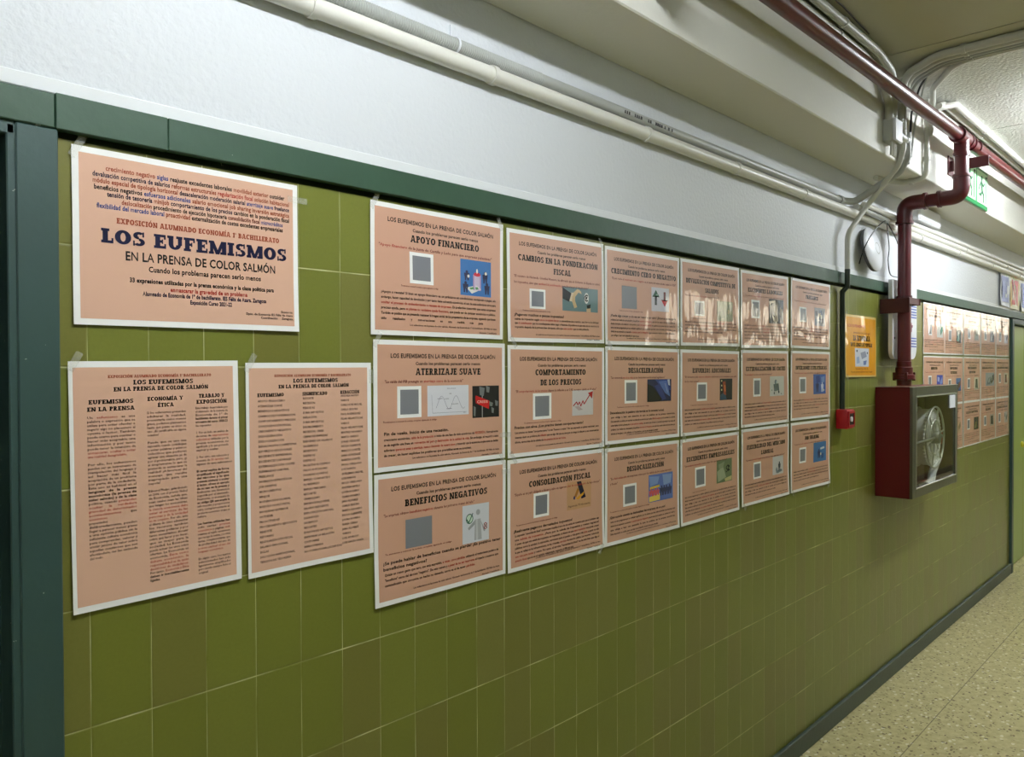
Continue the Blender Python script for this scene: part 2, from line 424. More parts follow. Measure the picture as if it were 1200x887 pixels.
# ------------------------------------------------------------------ lettering
_gc = {}
_cv = bpy.data.curves.new('lettering_source', 'FONT'); _co = bpy.data.objects.new('lettering_source', _cv); COL.objects.link(_co)
_cv.align_x = 'LEFT'
def _mesh_of(s, off, res):
    _cv.body = s; _cv.offset = off; _cv.resolution_u = res
    bpy.context.view_layer.update()
    dg = bpy.context.evaluated_depsgraph_get(); ev = _co.evaluated_get(dg); me = ev.to_mesh()
    v = np.zeros(len(me.vertices)*3, np.float32)
    if len(me.vertices): me.vertices.foreach_get('co', v)
    v = v.reshape(-1, 3)[:, :2].astype(float); me.calc_loop_triangles()
    t = np.zeros(len(me.loop_triangles)*3, np.int32)
    if len(t): me.loop_triangles.foreach_get('vertices', t)
    ev.to_mesh_clear(); return v, t.reshape(-1, 3).copy()
_v, _ = _mesh_of('H', 0, 2); CAP = _v[:, 1].max()
_v, _ = _mesh_of('II', 0, 2); _II = _v[:, 0].max()-_v[:, 0].min(); _I0 = _v[:, 0].min()
def glyph(ch, style):
    k = (ch, style)
    if k in _gc: return _gc[k]
    if style == 'slab': r = slab(ch)
    elif ch == 'M':
        t = {'sans': .125, 'bold': .165, 'heavy': .185, 'tiny': .155, 'fine': .130}[style]; x = .10; W = .86; d = t*1.12
        q = [[(x, 0), (x+t, 0), (x+t, 1), (x, 1)], [(x+W-t, 0), (x+W, 0), (x+W, 1), (x+W-t, 1)],
             [(x+W/2-d/2, .12), (x+W/2+d/2, .12), (x+d, 1), (x, 1)], [(x+W/2-d/2, .12), (x+W/2+d/2, .12), (x+W, 1), (x+W-d, 1)]]
        V = np.array([p for k_ in q for p in k_], float); T = np.array([f for i in range(4) for f in ((4*i, 4*i+1, 4*i+2), (4*i, 4*i+2, 4*i+3))], np.int32)
        r = (V, T, W+.20)
    else:
        off, res = {'sans': (.008, 2), 'bold': (.026, 2), 'heavy': (.036, 3), 'tiny': (.022, 1), 'fine': (.008, 1)}[style]
        vv, _ = _mesh_of('I'+ch+'I', 0, 1); adv = (vv[:, 0].max()-vv[:, 0].min()-_II)/CAP
        if ch == ' ': v, t = np.zeros((0, 2)), np.zeros((0, 3), np.int32)
        else: v, t = _mesh_of(ch, off*(.35 if ch in 'MNWVAmwvÑ' else 1), res); v = v/CAP
        r = (v, t, adv+off*1.5)
    _gc[k] = r; return r
def slab(ch):
    acc = None
    base = {'Ó': 'O', 'Í': 'I', 'É': 'E', 'Á': 'A', 'Ú': 'U', 'Ñ': 'N'}.get(ch)
    if base: acc = 'tilde' if ch == 'Ñ' else 'acute'; ch = base
    tv, th, s, ov = .335, .195, .185, .09
    P = []
    def R(x0, y0, x1, y1): P.append([(x0, y0), (x1, y0), (x1, y1), (x0, y1)])
    def stem(x, b=1, t=1):
        R(x, 0, x+tv, 1)
        if b: R(x-ov, 0, x+tv+ov, s)
        if t: R(x-ov, 1-s, x+tv+ov, 1)
    def dg(xb, xt, t, y0=0, y1=1): P.append([(xb, y0), (xb+t, y0), (xt+t, y1), (xt, y1)])
    def arc(cx, cy, rx, ry, tx, ty, a0, a1, n=16):
        for i in range(n):
            q = []
            for a, o in ((a0+(a1-a0)*i/n, 1), (a0+(a1-a0)*(i+1)/n, 1), (a0+(a1-a0)*(i+1)/n, 0), (a0+(a1-a0)*i/n, 0)):
                a = math.radians(a); q.append((cx+(rx if o else rx-tx)*math.cos(a), cy+(ry if o else ry-ty)*math.sin(a)))
            P.append(q)
    x = ov
    if ch == 'I': stem(x); wd = tv+2*ov
    elif ch == 'L': stem(x); R(x, 0, .76, s); R(.64, 0, .76, .36); wd = .76
    elif ch in 'EF':
        stem(x); R(x, 1-s, .80, 1); R(.68, .66, .80, 1); R(x, .5-th/2, .60, .5+th/2); R(.53, .34, .62, .66)
        if ch == 'E': R(x, 0, .82, s); R(.70, 0, .82, .34)
        wd = .82
    elif ch == 'T': R(.0, 1-s, .86, 1); R(0, .66, .12, 1); R(.74, .66, .86, 1); R(.43-tv/2, 0, .43+tv/2, 1); R(.43-tv/2-ov, 0, .43+tv/2+ov, s); wd = .86
    elif ch == 'H': stem(x); stem(.70); R(x, .5-th/2, .8, .5+th/2); wd = .70+tv+ov
    elif ch == 'N': R(x, 0, x+tv*.8, 1); R(0, 1-s, .34, 1); R(0, 0, .40, s); R(.76, 0, .76+tv*.8, 1); R(.62, 1-s, 1.06, 1); dg(.68, .08, .29); wd = 1.06
    elif ch == 'M':
        R(x, 0, x+tv*.75, 1); R(0, 0, .38, s); R(0, 1-s, .3, 1); R(.98, 0, .98+tv, 1); R(.86, 0, 1.32, s); R(1.02, 1-s, 1.32, 1)
        dg(.52, .10, .28); dg(.52, .94, .26); wd = 1.32
    elif ch in 'OQ':
        arc(.52, .5, .52, .5, tv+.02, th, 0, 360, 28); wd = 1.04
        if ch == 'Q': dg(.66, .48, .2, -.14, .28)
    elif ch in 'CG':
        arc(.5, .5, .5, .5, tv+.02, th, 48, 318, 22); R(.80, .64, .92, 1); wd = .94
        if ch == 'G': R(.56, .36, 1.0, .36+s); R(.68, .02, .68+tv*.95, .42); wd = 1.0
    elif ch == 'S':
        arc(.41, .735, .37, .265, tv*.85, th*.9, 35, 270, 14); arc(.41, .275, .39, .275, tv*.85, th*.9, 90, -145, 14); R(.64, .64, .75, 1); R(.03, 0, .14, .36); wd = .80
    elif ch == 'D': stem(x); arc(.46, .5, .50, .5, tv, th, -90, 90); R(x, 0, .47, th); R(x, 1-th, .47, 1); wd = .96
    elif ch in 'PRB':
        stem(x); arc(.50, .72, .32, .28, tv*.9, th*.9, -90, 90, 10); R(x, 1-th*.9, .51, 1); R(x, .44, .51, .44+th*.9)
        wd = .84
        if ch == 'R': P.append([(.66, 0), (.94, 0), (.62, .5), (.36, .5)]); R(.62, 0, 1.0, s); wd = 1.0
        if ch == 'B': arc(.52, .285, .38, .285, tv, th*.9, -90, 90, 10); R(x, 0, .53, th*.9); wd = .92
    elif ch == 'A': dg(.08, .36, .20); dg(.74, .46, .28); R(.26, .24, .8, .24+th*.9); R(0, 0, .40, s); R(.66, 0, 1.14, s); R(.30, 1-s, .70, 1); wd = 1.12
    elif ch == 'V': dg(.42, .08, .28); dg(.44, .80, .20); R(0, 1-s, .46, 1); R(.68, 1-s, 1.08, 1); wd = 1.08
    elif ch == 'X': dg(.08, .66, .24); dg(.66, .06, .30); R(0, 0, .40, s); R(.60, 0, 1.04, s); R(0, 1-s, .42, 1); R(.60, 1-s, 1.0, 1); wd = 1.04
    elif ch == 'Y': R(.40, 0, .40+tv, .5); R(.28, 0, .77, s); dg(.40, .08, .27, .42, 1); dg(.43, .80, .20, .42, 1); R(0, 1-s, .44, 1); R(.66, 1-s, 1.04, 1); wd = 1.04
    elif ch == 'Z': R(0, 1-s, .84, 1); R(0, 0, .86, s); dg(.0, .52, .32); R(0, .68, .11, 1); R(.75, 0, .86, .34); wd = .86
    elif ch == 'J': R(.34, .28, .34+tv, 1); R(.22, 1-s, .70, 1); arc(.29, .28, .295, .28, tv, th, 0, -180, 12); wd = .70
    elif ch == 'K': stem(x); dg(.30, .68, .24, .40, 1); dg(.72, .40, .28, 0, .55); R(.62, 0, 1.06, s); R(.58, 1-s, 1.0, 1); wd = 1.06
    elif ch == 'U': R(x, .34, x+tv, 1); R(0, 1-s, .44, 1); R(.74, .34, .74+tv*.85, 1); R(.62, 1-s, 1.06, 1); arc(.525, .36, .425, .36, tv, th, 180, 360, 14); wd = 1.06
    elif ch == '1': R(.18, 0, .18+tv, 1); R(.06, 0, .55, s); R(.0, .76, .3, .88); wd = .56
    elif ch in 'ºª': arc(.16, .82, .16, .17, .09, .06, 0, 360, 12); wd = .32
    else: wd = .42
    if acc == 'acute': P.append([(wd*.42, 1.06), (wd*.42+.16, 1.06), (wd*.42+.34, 1.30), (wd*.42+.12, 1.30)])
    if acc == 'tilde': R(wd*.3, 1.08, wd*.7, 1.2)
    V, T = [], []
    for q in P:
        b = len(V); V += q; T += [(b, b+1, b+2), (b, b+2, b+3)]
    return np.array(V, float).reshape(-1, 2), np.array(T, np.int32).reshape(-1, 3), wd+.09

class Sheet:
    """flat printing on a sheet: local x to the right, z up, y towards the wall; every piece follows the sheet's own waviness"""
    def __init__(s, w, h, wave): s.w, s.h, s.wave = w, h, wave; s.parts = {}
    def add(s, part, v2, t, mat, layer):
        s.parts.setdefault(part, []).append((np.asarray(v2, float), np.asarray(t, np.int32), mat, layer))
    def P(s, u, v): return (u-.5)*s.w, (.5-v)*s.h
    def poly(s, part, pts, mat, layer):      # convex polygon in u,v
        p = np.array([s.P(*q) for q in pts]); n = len(p)
        s.add(part, p, [(0, i, i+1) for i in range(1, n-1)], mat, layer)
    def rect(s, part, u0, v0, u1, v1, mat, layer, nx=1, nz=1):
        if nx == 1 and nz == 1: return s.poly(part, [(u0, v1), (u1, v1), (u1, v0), (u0, v0)], mat, layer)
        us, vs = np.linspace(u0, u1, nx+1), np.linspace(v1, v0, nz+1)
        p = np.array([s.P(u, v) for v in vs for u in us]); t = []
        for j in range(nz):
            for i in range(nx):
                a = j*(nx+1)+i; t += [(a, a+1, a+nx+2), (a, a+nx+2, a+nx+1)]
        s.add(part, p, t, mat, layer)
    def disc(s, part, u, v, r, mat, layer, n=18, rv=None, a0=0):      # r in metres
        x, z = s.P(u, v); rv = rv or r
        p = np.array([(x+r*math.cos(2*PI*k/n+a0), z+rv*math.sin(2*PI*k/n+a0)) for k in range(n)])
        s.add(part, p, [(0, i, i+1) for i in range(1, n-1)], mat, layer)
    def ring(s, part, u, v, r, th, mat, layer, n=24):
        x, z = s.P(u, v); p = []
        for k in range(n):
            c, q = math.cos(2*PI*k/n), math.sin(2*PI*k/n); p += [(x+r*c, z+r*q), (x+(r-th)*c, z+(r-th)*q)]
        t = []
        for k in range(n):
            a, b = 2*k, 2*((k+1) % n); t += [(a, b, b+1), (a, b+1, a+1)]
        s.add(part, p, t, mat, layer)
    def line(s, part, pts, th, mat, layer):  # th metres
        q = [np.array(s.P(*p)) for p in pts]
        for a, b in zip(q, q[1:]):
            d = b-a; n = np.array((-d[1], d[0]))/max(1e-9, np.hypot(*d))*th/2
            s.add(part, [a-n, b-n, b+n, a+n], [(0, 1, 2), (0, 2, 3)], mat, layer)
    def text(s, part, segs, v, cap, u0=None, u1=None, align='c', style='bold', layer=3, justify=False, slant=0, gap=0):
        """segs: [(string, material)] ; v = middle of the capitals; cap = cap height in metres.
        u0,u1 given: line squeezed to that span (align c) ; justify: word spaces stretched to the span"""
        lay, xx, spaces = [], 0., 0
        for st, mt in segs:
            for ch in st:
                g = glyph(ch, style); lay.append((g, xx, mt, spaces)); xx += g[2]+gap
                if ch == ' ': spaces += 1
        wid = xx*cap; sx = 1.; extra = 0.
        if align == 'c' and u0 is not None and not justify:
            span = (u1-u0)*s.w; sx = span/wid; start = s.P(u0, 0)[0]
        elif justify:
            span = (u1-u0)*s.w; start = s.P(u0, 0)[0]
            if wid > span: sx = span/wid
            elif spaces and wid > span*.45:
                sx = min(1.30, span/wid); extra = (span-wid*sx)/spaces
        elif align == 'l': start = s.P(u0, 0)[0]
        elif align == 'r': start = s.P(u1, 0)[0]-wid
        zb = s.P(0, v)[1]-cap/2
        for (gv, gt, adv), x, mt, sp in lay:
            if len(gv):
                p = gv*cap; q = np.empty_like(p); q[:, 0] = start+(x*cap+p[:, 0]+slant*p[:, 1])*sx+extra*sp; q[:, 1] = zb+p[:, 1]
                s.add(part, q, gt, mt, layer)
    def build(s, root_name, loc, ang, back, names=None):
        root = None
        order = ['sheet']+[k for k in s.parts if k != 'sheet']
        objs = {}
        for part in order:
            mats, V, T, MI, n0 = [], [], [], [], 0
            for v, t, mt, lay in s.parts[part]:
                if mt not in mats: mats.append(mt)
                y = -s.wave(v[:, 0], v[:, 1])-.00022*lay
                V.append(np.stack([v[:, 0], y, v[:, 1]], -1)); T.append(t+n0); MI += [mats.index(mt)]*len(t); n0 += len(v)
            V = np.concatenate(V); T = np.concatenate(T)
            if part == 'sheet':             # give the sheet its thickness
                n = len(V); nx, nz = s.grid
                B = V.copy(); B[:, 1] += .0008; V = np.concatenate([V, B, V, B]); T2 = T[:, ::-1]+n   # the rim has corners of its own, so the front shades flat to its edge
                rim = [i for i in range(nx+1)]+[(j+1)*(nx+1)+nx for j in range(nz)]+[nz*(nx+1)+i for i in range(nx-1, -1, -1)]+[j*(nx+1) for j in range(nz-1, -1, -1)]
                E = []
                for a, b in zip(rim, rim[1:]): E += [(b+2*n, a+2*n, a+3*n), (b+2*n, a+3*n, b+3*n)]
                T = np.concatenate([T, T2, np.array(E)]); MI += [0]*(len(T2)+len(E))
            nm_ = root_name if part == 'sheet' else part.split('#')[0].split('/')[-1]
            me = bpy.data.meshes.new(nm_)
            me.vertices.add(len(V)); me.vertices.foreach_set('co', V.astype(np.float32).ravel())
            me.loops.add(len(T)*3); me.loops.foreach_set('vertex_index', T.astype(np.int32).ravel())
            me.polygons.add(len(T)); me.polygons.foreach_set('loop_start', np.arange(0, len(T)*3, 3, dtype=np.int32))
            me.polygons.foreach_set('loop_total', np.full(len(T), 3, np.int32))
            for x_ in mats: me.materials.append(x_)
            me.polygons.foreach_set('material_index', np.array(MI, np.int32)); me.update(); me.validate()
            o = bpy.data.objects.new(nm_, me)
            if part == 'sheet':
                o.location = loc; o.rotation_euler = (0, -ang, 0); root = link(o)
            else:
                par = root
                if '/' in part: par = objs.get(part.rsplit('/', 1)[0], root)
                link(o, par)
            objs[part] = o
        return root

def wave_fn(seed, w, h, amp, lift):
    r = random.Random(seed); a = [r.uniform(0, 6.3) for _ in range(6)]; k = [r.uniform(.7, 1.4) for _ in range(4)]; lc = r.choice([-1, 1])
    def f(x, z):
        x = np.asarray(x); z = np.asarray(z); u, v = x/w, z/h
        d = amp*(.6*np.sin(6.2*k[0]*u+a[0])*np.sin(3.0*k[1]*v+a[1])+.4*np.sin(11*k[2]*u+2*v+a[2])+.3*np.sin(7*k[3]*v+a[3]))
        return .0030+amp*1.3+d+lift*np.clip(-v, 0, 1)**2*(1+lc*u*1.2)*2
    return f

# ------------------------------------------------------------------ printed sheets
def K(n, gl):
    rgb = {'white': (250, 249, 247), 'salmon': (212, 164, 140), 'salmon_p': (222, 178, 154), 'black': (10, 8, 9), 'navy': (8, 8, 50), 'red': (176, 58, 48),
           'brown': (160, 74, 48), 'blue': (70, 84, 140), 'dark': (36, 26, 24), 'maroon': (110, 44, 38)}[n]
    return ink(n, rgb, gl)
def base_sheet(w, h, seed, amp, lift, gl, border, panel, bl=None):
    s = Sheet(w, h, wave_fn(seed, w, h, amp, lift)); s.grid = (28, 20)
    s.rect('sheet', 0, 0, 1, 1, K('white', gl), 0, 28, 20)
    bx, bz = border/w, border/h
    s.rect('printed_panel', (bl or border)/w, bz, 1-bx, 1-bz, panel, 1, 28, 20)
    return s
def markup(line, gl, base='dark'):
    segs, cur = [], base
    col = {'~': 'red', '^': 'black', '_': base}
    buf = ''
    for ch in line:
        if ch in '~^_':
            if buf: segs.append((buf, K(cur, gl))); buf = ''
            cur = base if (ch == '~' and cur == 'red') else col[ch]
        else: buf += ch
    if buf: segs.append((buf, K(cur, gl)))
    return segs
TAG = 'Los eufemismos en la prensa de color salmón. Alumnado de Economía de 1º de bachillerato. IES Félix de Azara'

# ---- small pictures: each draws into part 'picture' with helper colours
def C_(rgb): return ink('%02x%02x%02x' % rgb, rgb, True)
def uvmap(r): u0, v0, u1, v1 = r; return lambda a, b: (u0+(u1-u0)*a, v0+(v1-v0)*b)
def pic_bg(s, r, rgb): s.rect('picture', *r, C_(rgb), 2, 6, 6)
def pg(s, m_, pts, rgb, lay=3): s.poly('picture/motif', [m_(*p) for p in pts], C_(rgb), lay)
def dc(s, m_, a, b, r, rgb, lay=3, rv=None): s.disc('picture/motif', *m_(a, b), r, C_(rgb), lay, rv=rv)
def person(s, m_, a, b, hgt, rgb, k=1.0):
    pg(s, m_, [(a-.06*k, b), (a-.02*k, b), (a-.0, b-hgt*.45), (a-.07*k, b-hgt*.45)], rgb); pg(s, m_, [(a+.02*k, b), (a+.06*k, b), (a+.07*k, b-hgt*.45), (a, b-hgt*.45)], rgb)
    pg(s, m_, [(a-.075*k, b-hgt*.42), (a+.075*k, b-hgt*.42), (a+.09*k, b-hgt*.78), (a-.09*k, b-hgt*.78)], rgb)
    dc(s, m_, a, b-hgt*.88, .0045*k, rgb)
def p_rescue(s, r):
    m = uvmap(r); pic_bg(s, r, (52, 112, 178))
    pg(s, m, [(.40, .40), (.66, .40), (.66, .84), (.40, .84)], (176, 150, 190)); pg(s, m, [(.44, .44), (.62, .44), (.62, .84), (.44, .84)], (206, 190, 214))
    s.disc('picture/motif', *m(.53, .39), .012, C_((196, 44, 60)), 4, rv=.005); s.disc('picture/motif', *m(.53, .30), .003, C_((240, 236, 230)), 4, rv=.006)
    pg(s, m, [(.18, .78), (.52, .70), (.66, .80), (.36, .94)], (226, 226, 220)); pg(s, m, [(.28, .78), (.40, .75), (.44, .80), (.32, .83)], (88, 150, 96), 4); pg(s, m, [(.46, .76), (.54, .74), (.58, .80), (.50, .82)], (88, 150, 96), 4)
    person(s, m, .20, .58, .26, (30, 34, 70)); person(s, m, .80, .62, .32, (30, 34, 70)); person(s, m, .86, .93, .32, (30, 34, 70)); person(s, m, .16, .92, .30, (30, 34, 70))
    dc(s, m, .82, .34, .004, (240, 236, 230), 4); dc(s, m, .25, .46, .004, (240, 236, 230), 4)
def p_cycle(s, r):
    m = uvmap(r); pic_bg(s, r, (224, 224, 232)); g = C_((120, 116, 140)); T = C_((70, 64, 90))
    s.line('picture/motif', [m(.10, .30), m(.12, .90), m(.96, .90)], .0006, g, 3)
    pts = []
    for i in range(25):
        x = .2+.7*i/24; pts.append(m(x, .57-.22*math.sin((x-.2)/.35*2*PI-.9)-.0*x))
    s.line('picture/motif', pts, .0008, g, 3)
    for (a, b, t) in ((.58, .10, 'Ciclo económico'), (.30, .43, 'expansión'), (.55, .27, 'auge'), (.46, .44, 'recesión'), (.52, .77, 'depresión'), (.66, .62, 'recuperación'), (.90, .92, 'años')):
        u, v = m(a, b); w_ = .11*len(t)/12*.5; s.text('picture/motif', [(t, T)], v, .0022, u-w_/2, u+w_/2, style='tiny', layer=3)
def p_crisis(s, r):
    m = uvmap(r); pic_bg(s, r, (30, 28, 32))
    for a, b, w_, h_ in ((.25, .02, .2, .3), (.5, .0, .14, .22), (.04, .62, .08, .34), (.62, .5, .14, .16), (.84, .46, .12, .2), (.7, .68, .1, .2)):
        pg(s, m, [(a, b), (a+w_, b+.05), (a+w_*.8, b+h_), (a+w_*.1, b+h_*.9)], (112, 116, 118))
    pg(s, m, [(.34, .3), (.37, .3), (.37, 1), (.34, 1)], (150, 150, 150), 4)
    pg(s, m, [(.10, .36), (.12, .30), (.62, .48), (.60, .74), (.12, .54)], (196, 30, 34), 5)
    u0, v0 = m(.16, .5); u1, _ = m(.56, .5); s.text('picture/motif', [('CRISIS', C_((236, 180, 170)))], v0, .0062, u0, u1, layer=6)
def p_balance(s, r):
    m = uvmap(r); pic_bg(s, r, (214, 216, 224))
    s.ring('picture/motif', *m(.26, .36), .0125, .0022, C_((24, 84, 66)), 4); s.disc('picture/motif', *m(.26, .36), .0105, C_((204, 224, 204)), 3)
    s.line('picture/motif', [m(.15, .36), m(.23, .46), m(.38, .22)], .0026, C_((24, 84, 66)), 5)
    dc(s, m, .58, .22, .0072, (168, 170, 174)); pg(s, m, [(.46, .40), (.68, .40), (.72, .95), (.44, .95)], (176, 178, 182)); pg(s, m, [(.50, .40), (.56, .40), (.58, .95), (.50, .95)], (198, 200, 204), 4)
    pg(s, m, [(.46, .42), (.48, .52), (.24, .66), (.20, .60)], (160, 162, 166)); pg(s, m, [(.66, .42), (.70, .50), (.86, .74), (.80, .76)], (160, 162, 166))
    s.disc('picture/motif', *m(.86, .62), .0062, C_((170, 40, 56)), 4, rv=.0088); s.disc('picture/motif', *m(.86, .62), .0046, C_((220, 200, 200)), 5, rv=.0070)
    s.line('picture/motif', [m(.80, .55), m(.92, .69)], .0016, C_((60, 20, 24)), 6); s.line('picture/motif', [m(.92, .55), m(.80, .69)], .0016, C_((60, 20, 24)), 6)
def p_magnet(s, r):
    m = uvmap(r); pic_bg(s, r, (108, 132, 136))
    pg(s, m, [(0, .04), (.24, .26), (.18, .62), (0, .50)], (18, 18, 20)); pg(s, m, [(.22, .24), (.30, .22), (.26, .60), (.18, .58)], (222, 206, 178))
    for q in ([(.26, .28), (.40, .06), (.48, .10), (.32, .44)], [(.38, .10), (.50, .14), (.52, .26), (.46, .22)], [(.24, .52), (.32, .48), (.40, .82), (.32, .88)], [(.26, .36), (.34, .36), (.34, .56), (.26, .56)]): pg(s, m, q, (208, 180, 138))
    s.disc('picture/motif', *m(.66, .42), .0105, C_((222, 220, 214)), 3, rv=.016); u, v = m(.65, .42)
    s.text('picture/motif', [('€', C_((20, 20, 20)))], v, .017, u-.024, u+.024, style='heavy', layer=4)
    pg(s, m, [(.66, .72), (.78, .66), (.76, .84), (.68, .86)], (24, 22, 22), 5); pg(s, m, [(.66, .86), (.78, .82), (.78, 1.), (.66, 1.)], (214, 184, 148), 4)
def p_arrow_up(s, r):
    m = uvmap(r); pic_bg(s, r, (212, 206, 206)); c = C_((176, 34, 42))
    s.line('picture/motif', [m(.04, .62), m(.20, .46), m(.26, .58), m(.34, .46), m(.40, .64), m(.50, .42), m(.56, .56), m(.86, .16)], .0036, c, 3)
    pg(s, m, [(.74, .12), (.98, .05), (.94, .36)], (176, 34, 42), 4)
    pg(s, m, [(.10, .64), (.30, .62), (.5, .78), (.3, .80)], (190, 170, 170), 3)
def p_agency(s, r):
    m = uvmap(r); pic_bg(s, r, (206, 158, 118))
    pg(s, m, [(.40, .02), (.58, .02), (.78, .62), (.60, .66)], (24, 24, 58)); pg(s, m, [(.44, .22), (.50, .34), (.38, .58), (.30, .54)], (176, 116, 46)); pg(s, m, [(.36, .62), (.72, .40), (.68, .52), (.46, .68)], (226, 160, 46), 4)
    pg(s, m, [(.28, .52), (.34, .54), (.32, .66), (.26, .62)], (52, 66, 120), 4)
    u0, v = m(.04, .86); u1, _ = m(.96, .86); s.text('picture/motif', [('Agencia Tributaria', C_((120, 96, 80)))], v, .0055, u0, u1, style='sans', layer=4)
def p_updown(s, r):
    m = uvmap(r); pic_bg(s, r, (206, 204, 214))
    for x, rgb, up in ((.24, (18, 84, 50), 1), (.74, (176, 34, 42), 0)):
        y = (lambda t: t) if up else (lambda t: .90-t)
        pg(s, m, [(x-.06, y(.36)), (x+.06, y(.36)), (x+.06, y(.74)), (x-.06, y(.74))], (34, 34, 30) if up else (110, 34, 36)); pg(s, m, [(x-.20, y(.40)), (x, y(.10)), (x+.20, y(.40)), (x, y(.32))], rgb, 4)
def p_coins(s, r):
    m = uvmap(r); pic_bg(s, r, (156, 160, 130))
    for q in ([(.0, .55), (.4, .45), (.5, .8), (.1, .95)], [(.5, .2), (.95, .1), (.9, .5), (.6, .6)]): pg(s, m, q, (138, 146, 120))
    dc(s, m, .24, .58, .0085, (206, 190, 150)); dc(s, m, .72, .52, .0085, (212, 190, 148)); pg(s, m, [(.14, .66), (.36, .66), (.42, .9), (.1, .9)], (190, 180, 146))
def p_night(s, r):
    m = uvmap(r); pic_bg(s, r, (28, 34, 76))
    for i, q in enumerate(([(.30, .0), (.9, .0), (.98, .5), (.62, .45)], [(.45, .1), (.80, .06), (.95, .8), (.72, .62)], [(.28, .3), (.5, .2), (.78, .9), (.6, .95)])): pg(s, m, q, ((48, 66, 132), (84, 110, 176), (42, 54, 112))[i], 3+i)
    pg(s, m, [(.0, .2), (.2, .3), (.6, .9), (.5, 1.), (.0, 1.)], (10, 12, 24), 6); pg(s, m, [(.82, .02), (.92, .0), (.94, .3), (.86, .26)], (190, 200, 220), 6); pg(s, m, [(.7, .2), (.74, .18), (.86, .6), (.82, .62)], (120, 140, 196), 6)
def p_climb(s, r):
    m = uvmap(r); pic_bg(s, r, (30, 30, 36))
    pg(s, m, [(.05, .75), (.4, .6), (.55, .98), (.05, .98)], (48, 74, 104)); pg(s, m, [(.22, .14), (.44, .12), (.50, .78), (.30, .72)], (150, 66, 42), 4)
    for b in (.1, .32, .52): dc(s, m, .14, b, .0035, (224, 210, 170), 4)
    pg(s, m, [(.34, .3), (.42, .3), (.44, .6), (.38, .6)], (214, 120, 70), 5)
def p_factory(s, r):
    m = uvmap(r); pic_bg(s, r, (96, 118, 186))
    pg(s, m, [(.02, .05), (.42, .10), (.35, .35), (.06, .42)], (128, 156, 206)); pg(s, m, [(.55, .05), (.95, .08), (.9, .4), (.6, .45)], (134, 160, 206))
    pg(s, m, [(.02, .80), (.44, .72), (.44, .96), (.02, .98)], (232, 206, 96)); pg(s, m, [(.05, .44), (.42, .40), (.44, .48), (.04, .52)], (220, 186, 70), 4)
    for x in (.10, .22, .34): person(s, m, x, .78, .26, (200, 90, 96)); 
    for x in (.52, .62, .72, .86): person(s, m, x, .82, .36, (52, 58, 96))
def p_dollar(s, r):
    m = uvmap(r); pic_bg(s, r, (112, 128, 92))
    pg(s, m, [(.02, .5), (.4, .3), (.6, .8), (.1, .95)], (160, 170, 140)); pg(s, m, [(.1, .2), (.5, .1), (.4, .35), (.15, .4)], (140, 152, 122)); pg(s, m, [(.5, .85), (.98, .78), (.96, .96), (.55, .98)], (196, 188, 130), 4)
    u, v = m(.72, .46); s.text('picture/motif', [('$', C_((26, 34, 32)))], v, .028, u-.040, u+.040, style='heavy', layer=5)
def p_diag(s, r):
    m = uvmap(r); pic_bg(s, r, (56, 52, 48))
    pg(s, m, [(.0, .1), (.42, .04), (.50, .98), (.30, .90)], (190, 176, 156)); pg(s, m, [(.28, .3), (.5, .22), (.62, .9), (.45, .98)], (168, 156, 140), 4); pg(s, m, [(.46, .0), (.98, .02), (.96, .95), (.62, .98)], (40, 36, 34), 4); pg(s, m, [(.74, .3), (.9, .4), (.8, .7), (.7, .6)], (130, 120, 108), 5)
def p_desk(s, r):
    m = uvmap(r); pic_bg(s, r, (150, 148, 152))
    for a, b, c in ((.2, .3, (108, 104, 112)), (.6, .25, (84, 96, 118)), (.4, .6, (186, 178, 170)), (.75, .7, (92, 82, 84)), (.2, .75, (120, 132, 150)), (.5, .42, (200, 184, 150))): pg(s, m, [(a-.15, b-.1), (a+.12, b-.14), (a+.16, b+.12), (a-.1, b+.15)], c)
    person(s, m, .5, .85, .5, (60, 66, 92), 1.2)
def p_robot(s, r):
    m = uvmap(r); pic_bg(s, r, (198, 196, 190))
    dc(s, m, .40, .30, .011, (108, 118, 124)); pg(s, m, [(.24, .4), (.6, .36), (.64, .72), (.3, .76)], (84, 96, 100), 4); dc(s, m, .46, .3, .006, (170, 186, 190), 5); dc(s, m, .3, .85, .005, (66, 70, 72)); dc(s, m, .62, .8, .006, (52, 58, 62)); dc(s, m, .8, .9, .003, (70, 80, 76)); dc(s, m, .14, .7, .003, (90, 110, 96))
def p_people_blue(s, r):
    m = uvmap(r); pic_bg(s, r, (60, 92, 168))
    pg(s, m, [(.2, .1), (.5, .05), (.55, .4), (.25, .45)], (40, 66, 140)); pg(s, m, [(.62, .15), (.92, .1), (.9, .4), (.66, .42)], (112, 142, 204))
    person(s, m, .32, .9, .55, (30, 44, 96), 1.4); person(s, m, .72, .9, .5, (196, 206, 232), 1.2); dc(s, m, .3, .15, .004, (230, 222, 200)); dc(s, m, .85, .8, .004, (230, 222, 160))
def p_step(s, r):
    m = uvmap(r); pic_bg(s, r, (204, 202, 202)); person(s, m, .62, .82, .5, (48, 60, 72), 1.3); pg(s, m, [(.3, .8), (.85, .74), (.9, .86), (.4, .95)], (120, 132, 140)); person(s, m, .36, .92, .3, (130, 140, 150))
def p_phone(s, r):
    m = uvmap(r); pic_bg(s, r, (56, 112, 172)); s.ring('picture/motif', *m(.42, .5), .012, .003, C_((30, 62, 110)), 3); pg(s, m, [(.52, .3), (.84, .26), (.86, .36), (.55, .40)], (196, 206, 214)); dc(s, m, .56, .62, .006, (214, 210, 190), 4); person(s, m, .42, .82, .45, (28, 46, 90), 1.2); pg(s, m, [(.6, .62), (.8, .6), (.78, .84), (.6, .86)], (36, 80, 140))

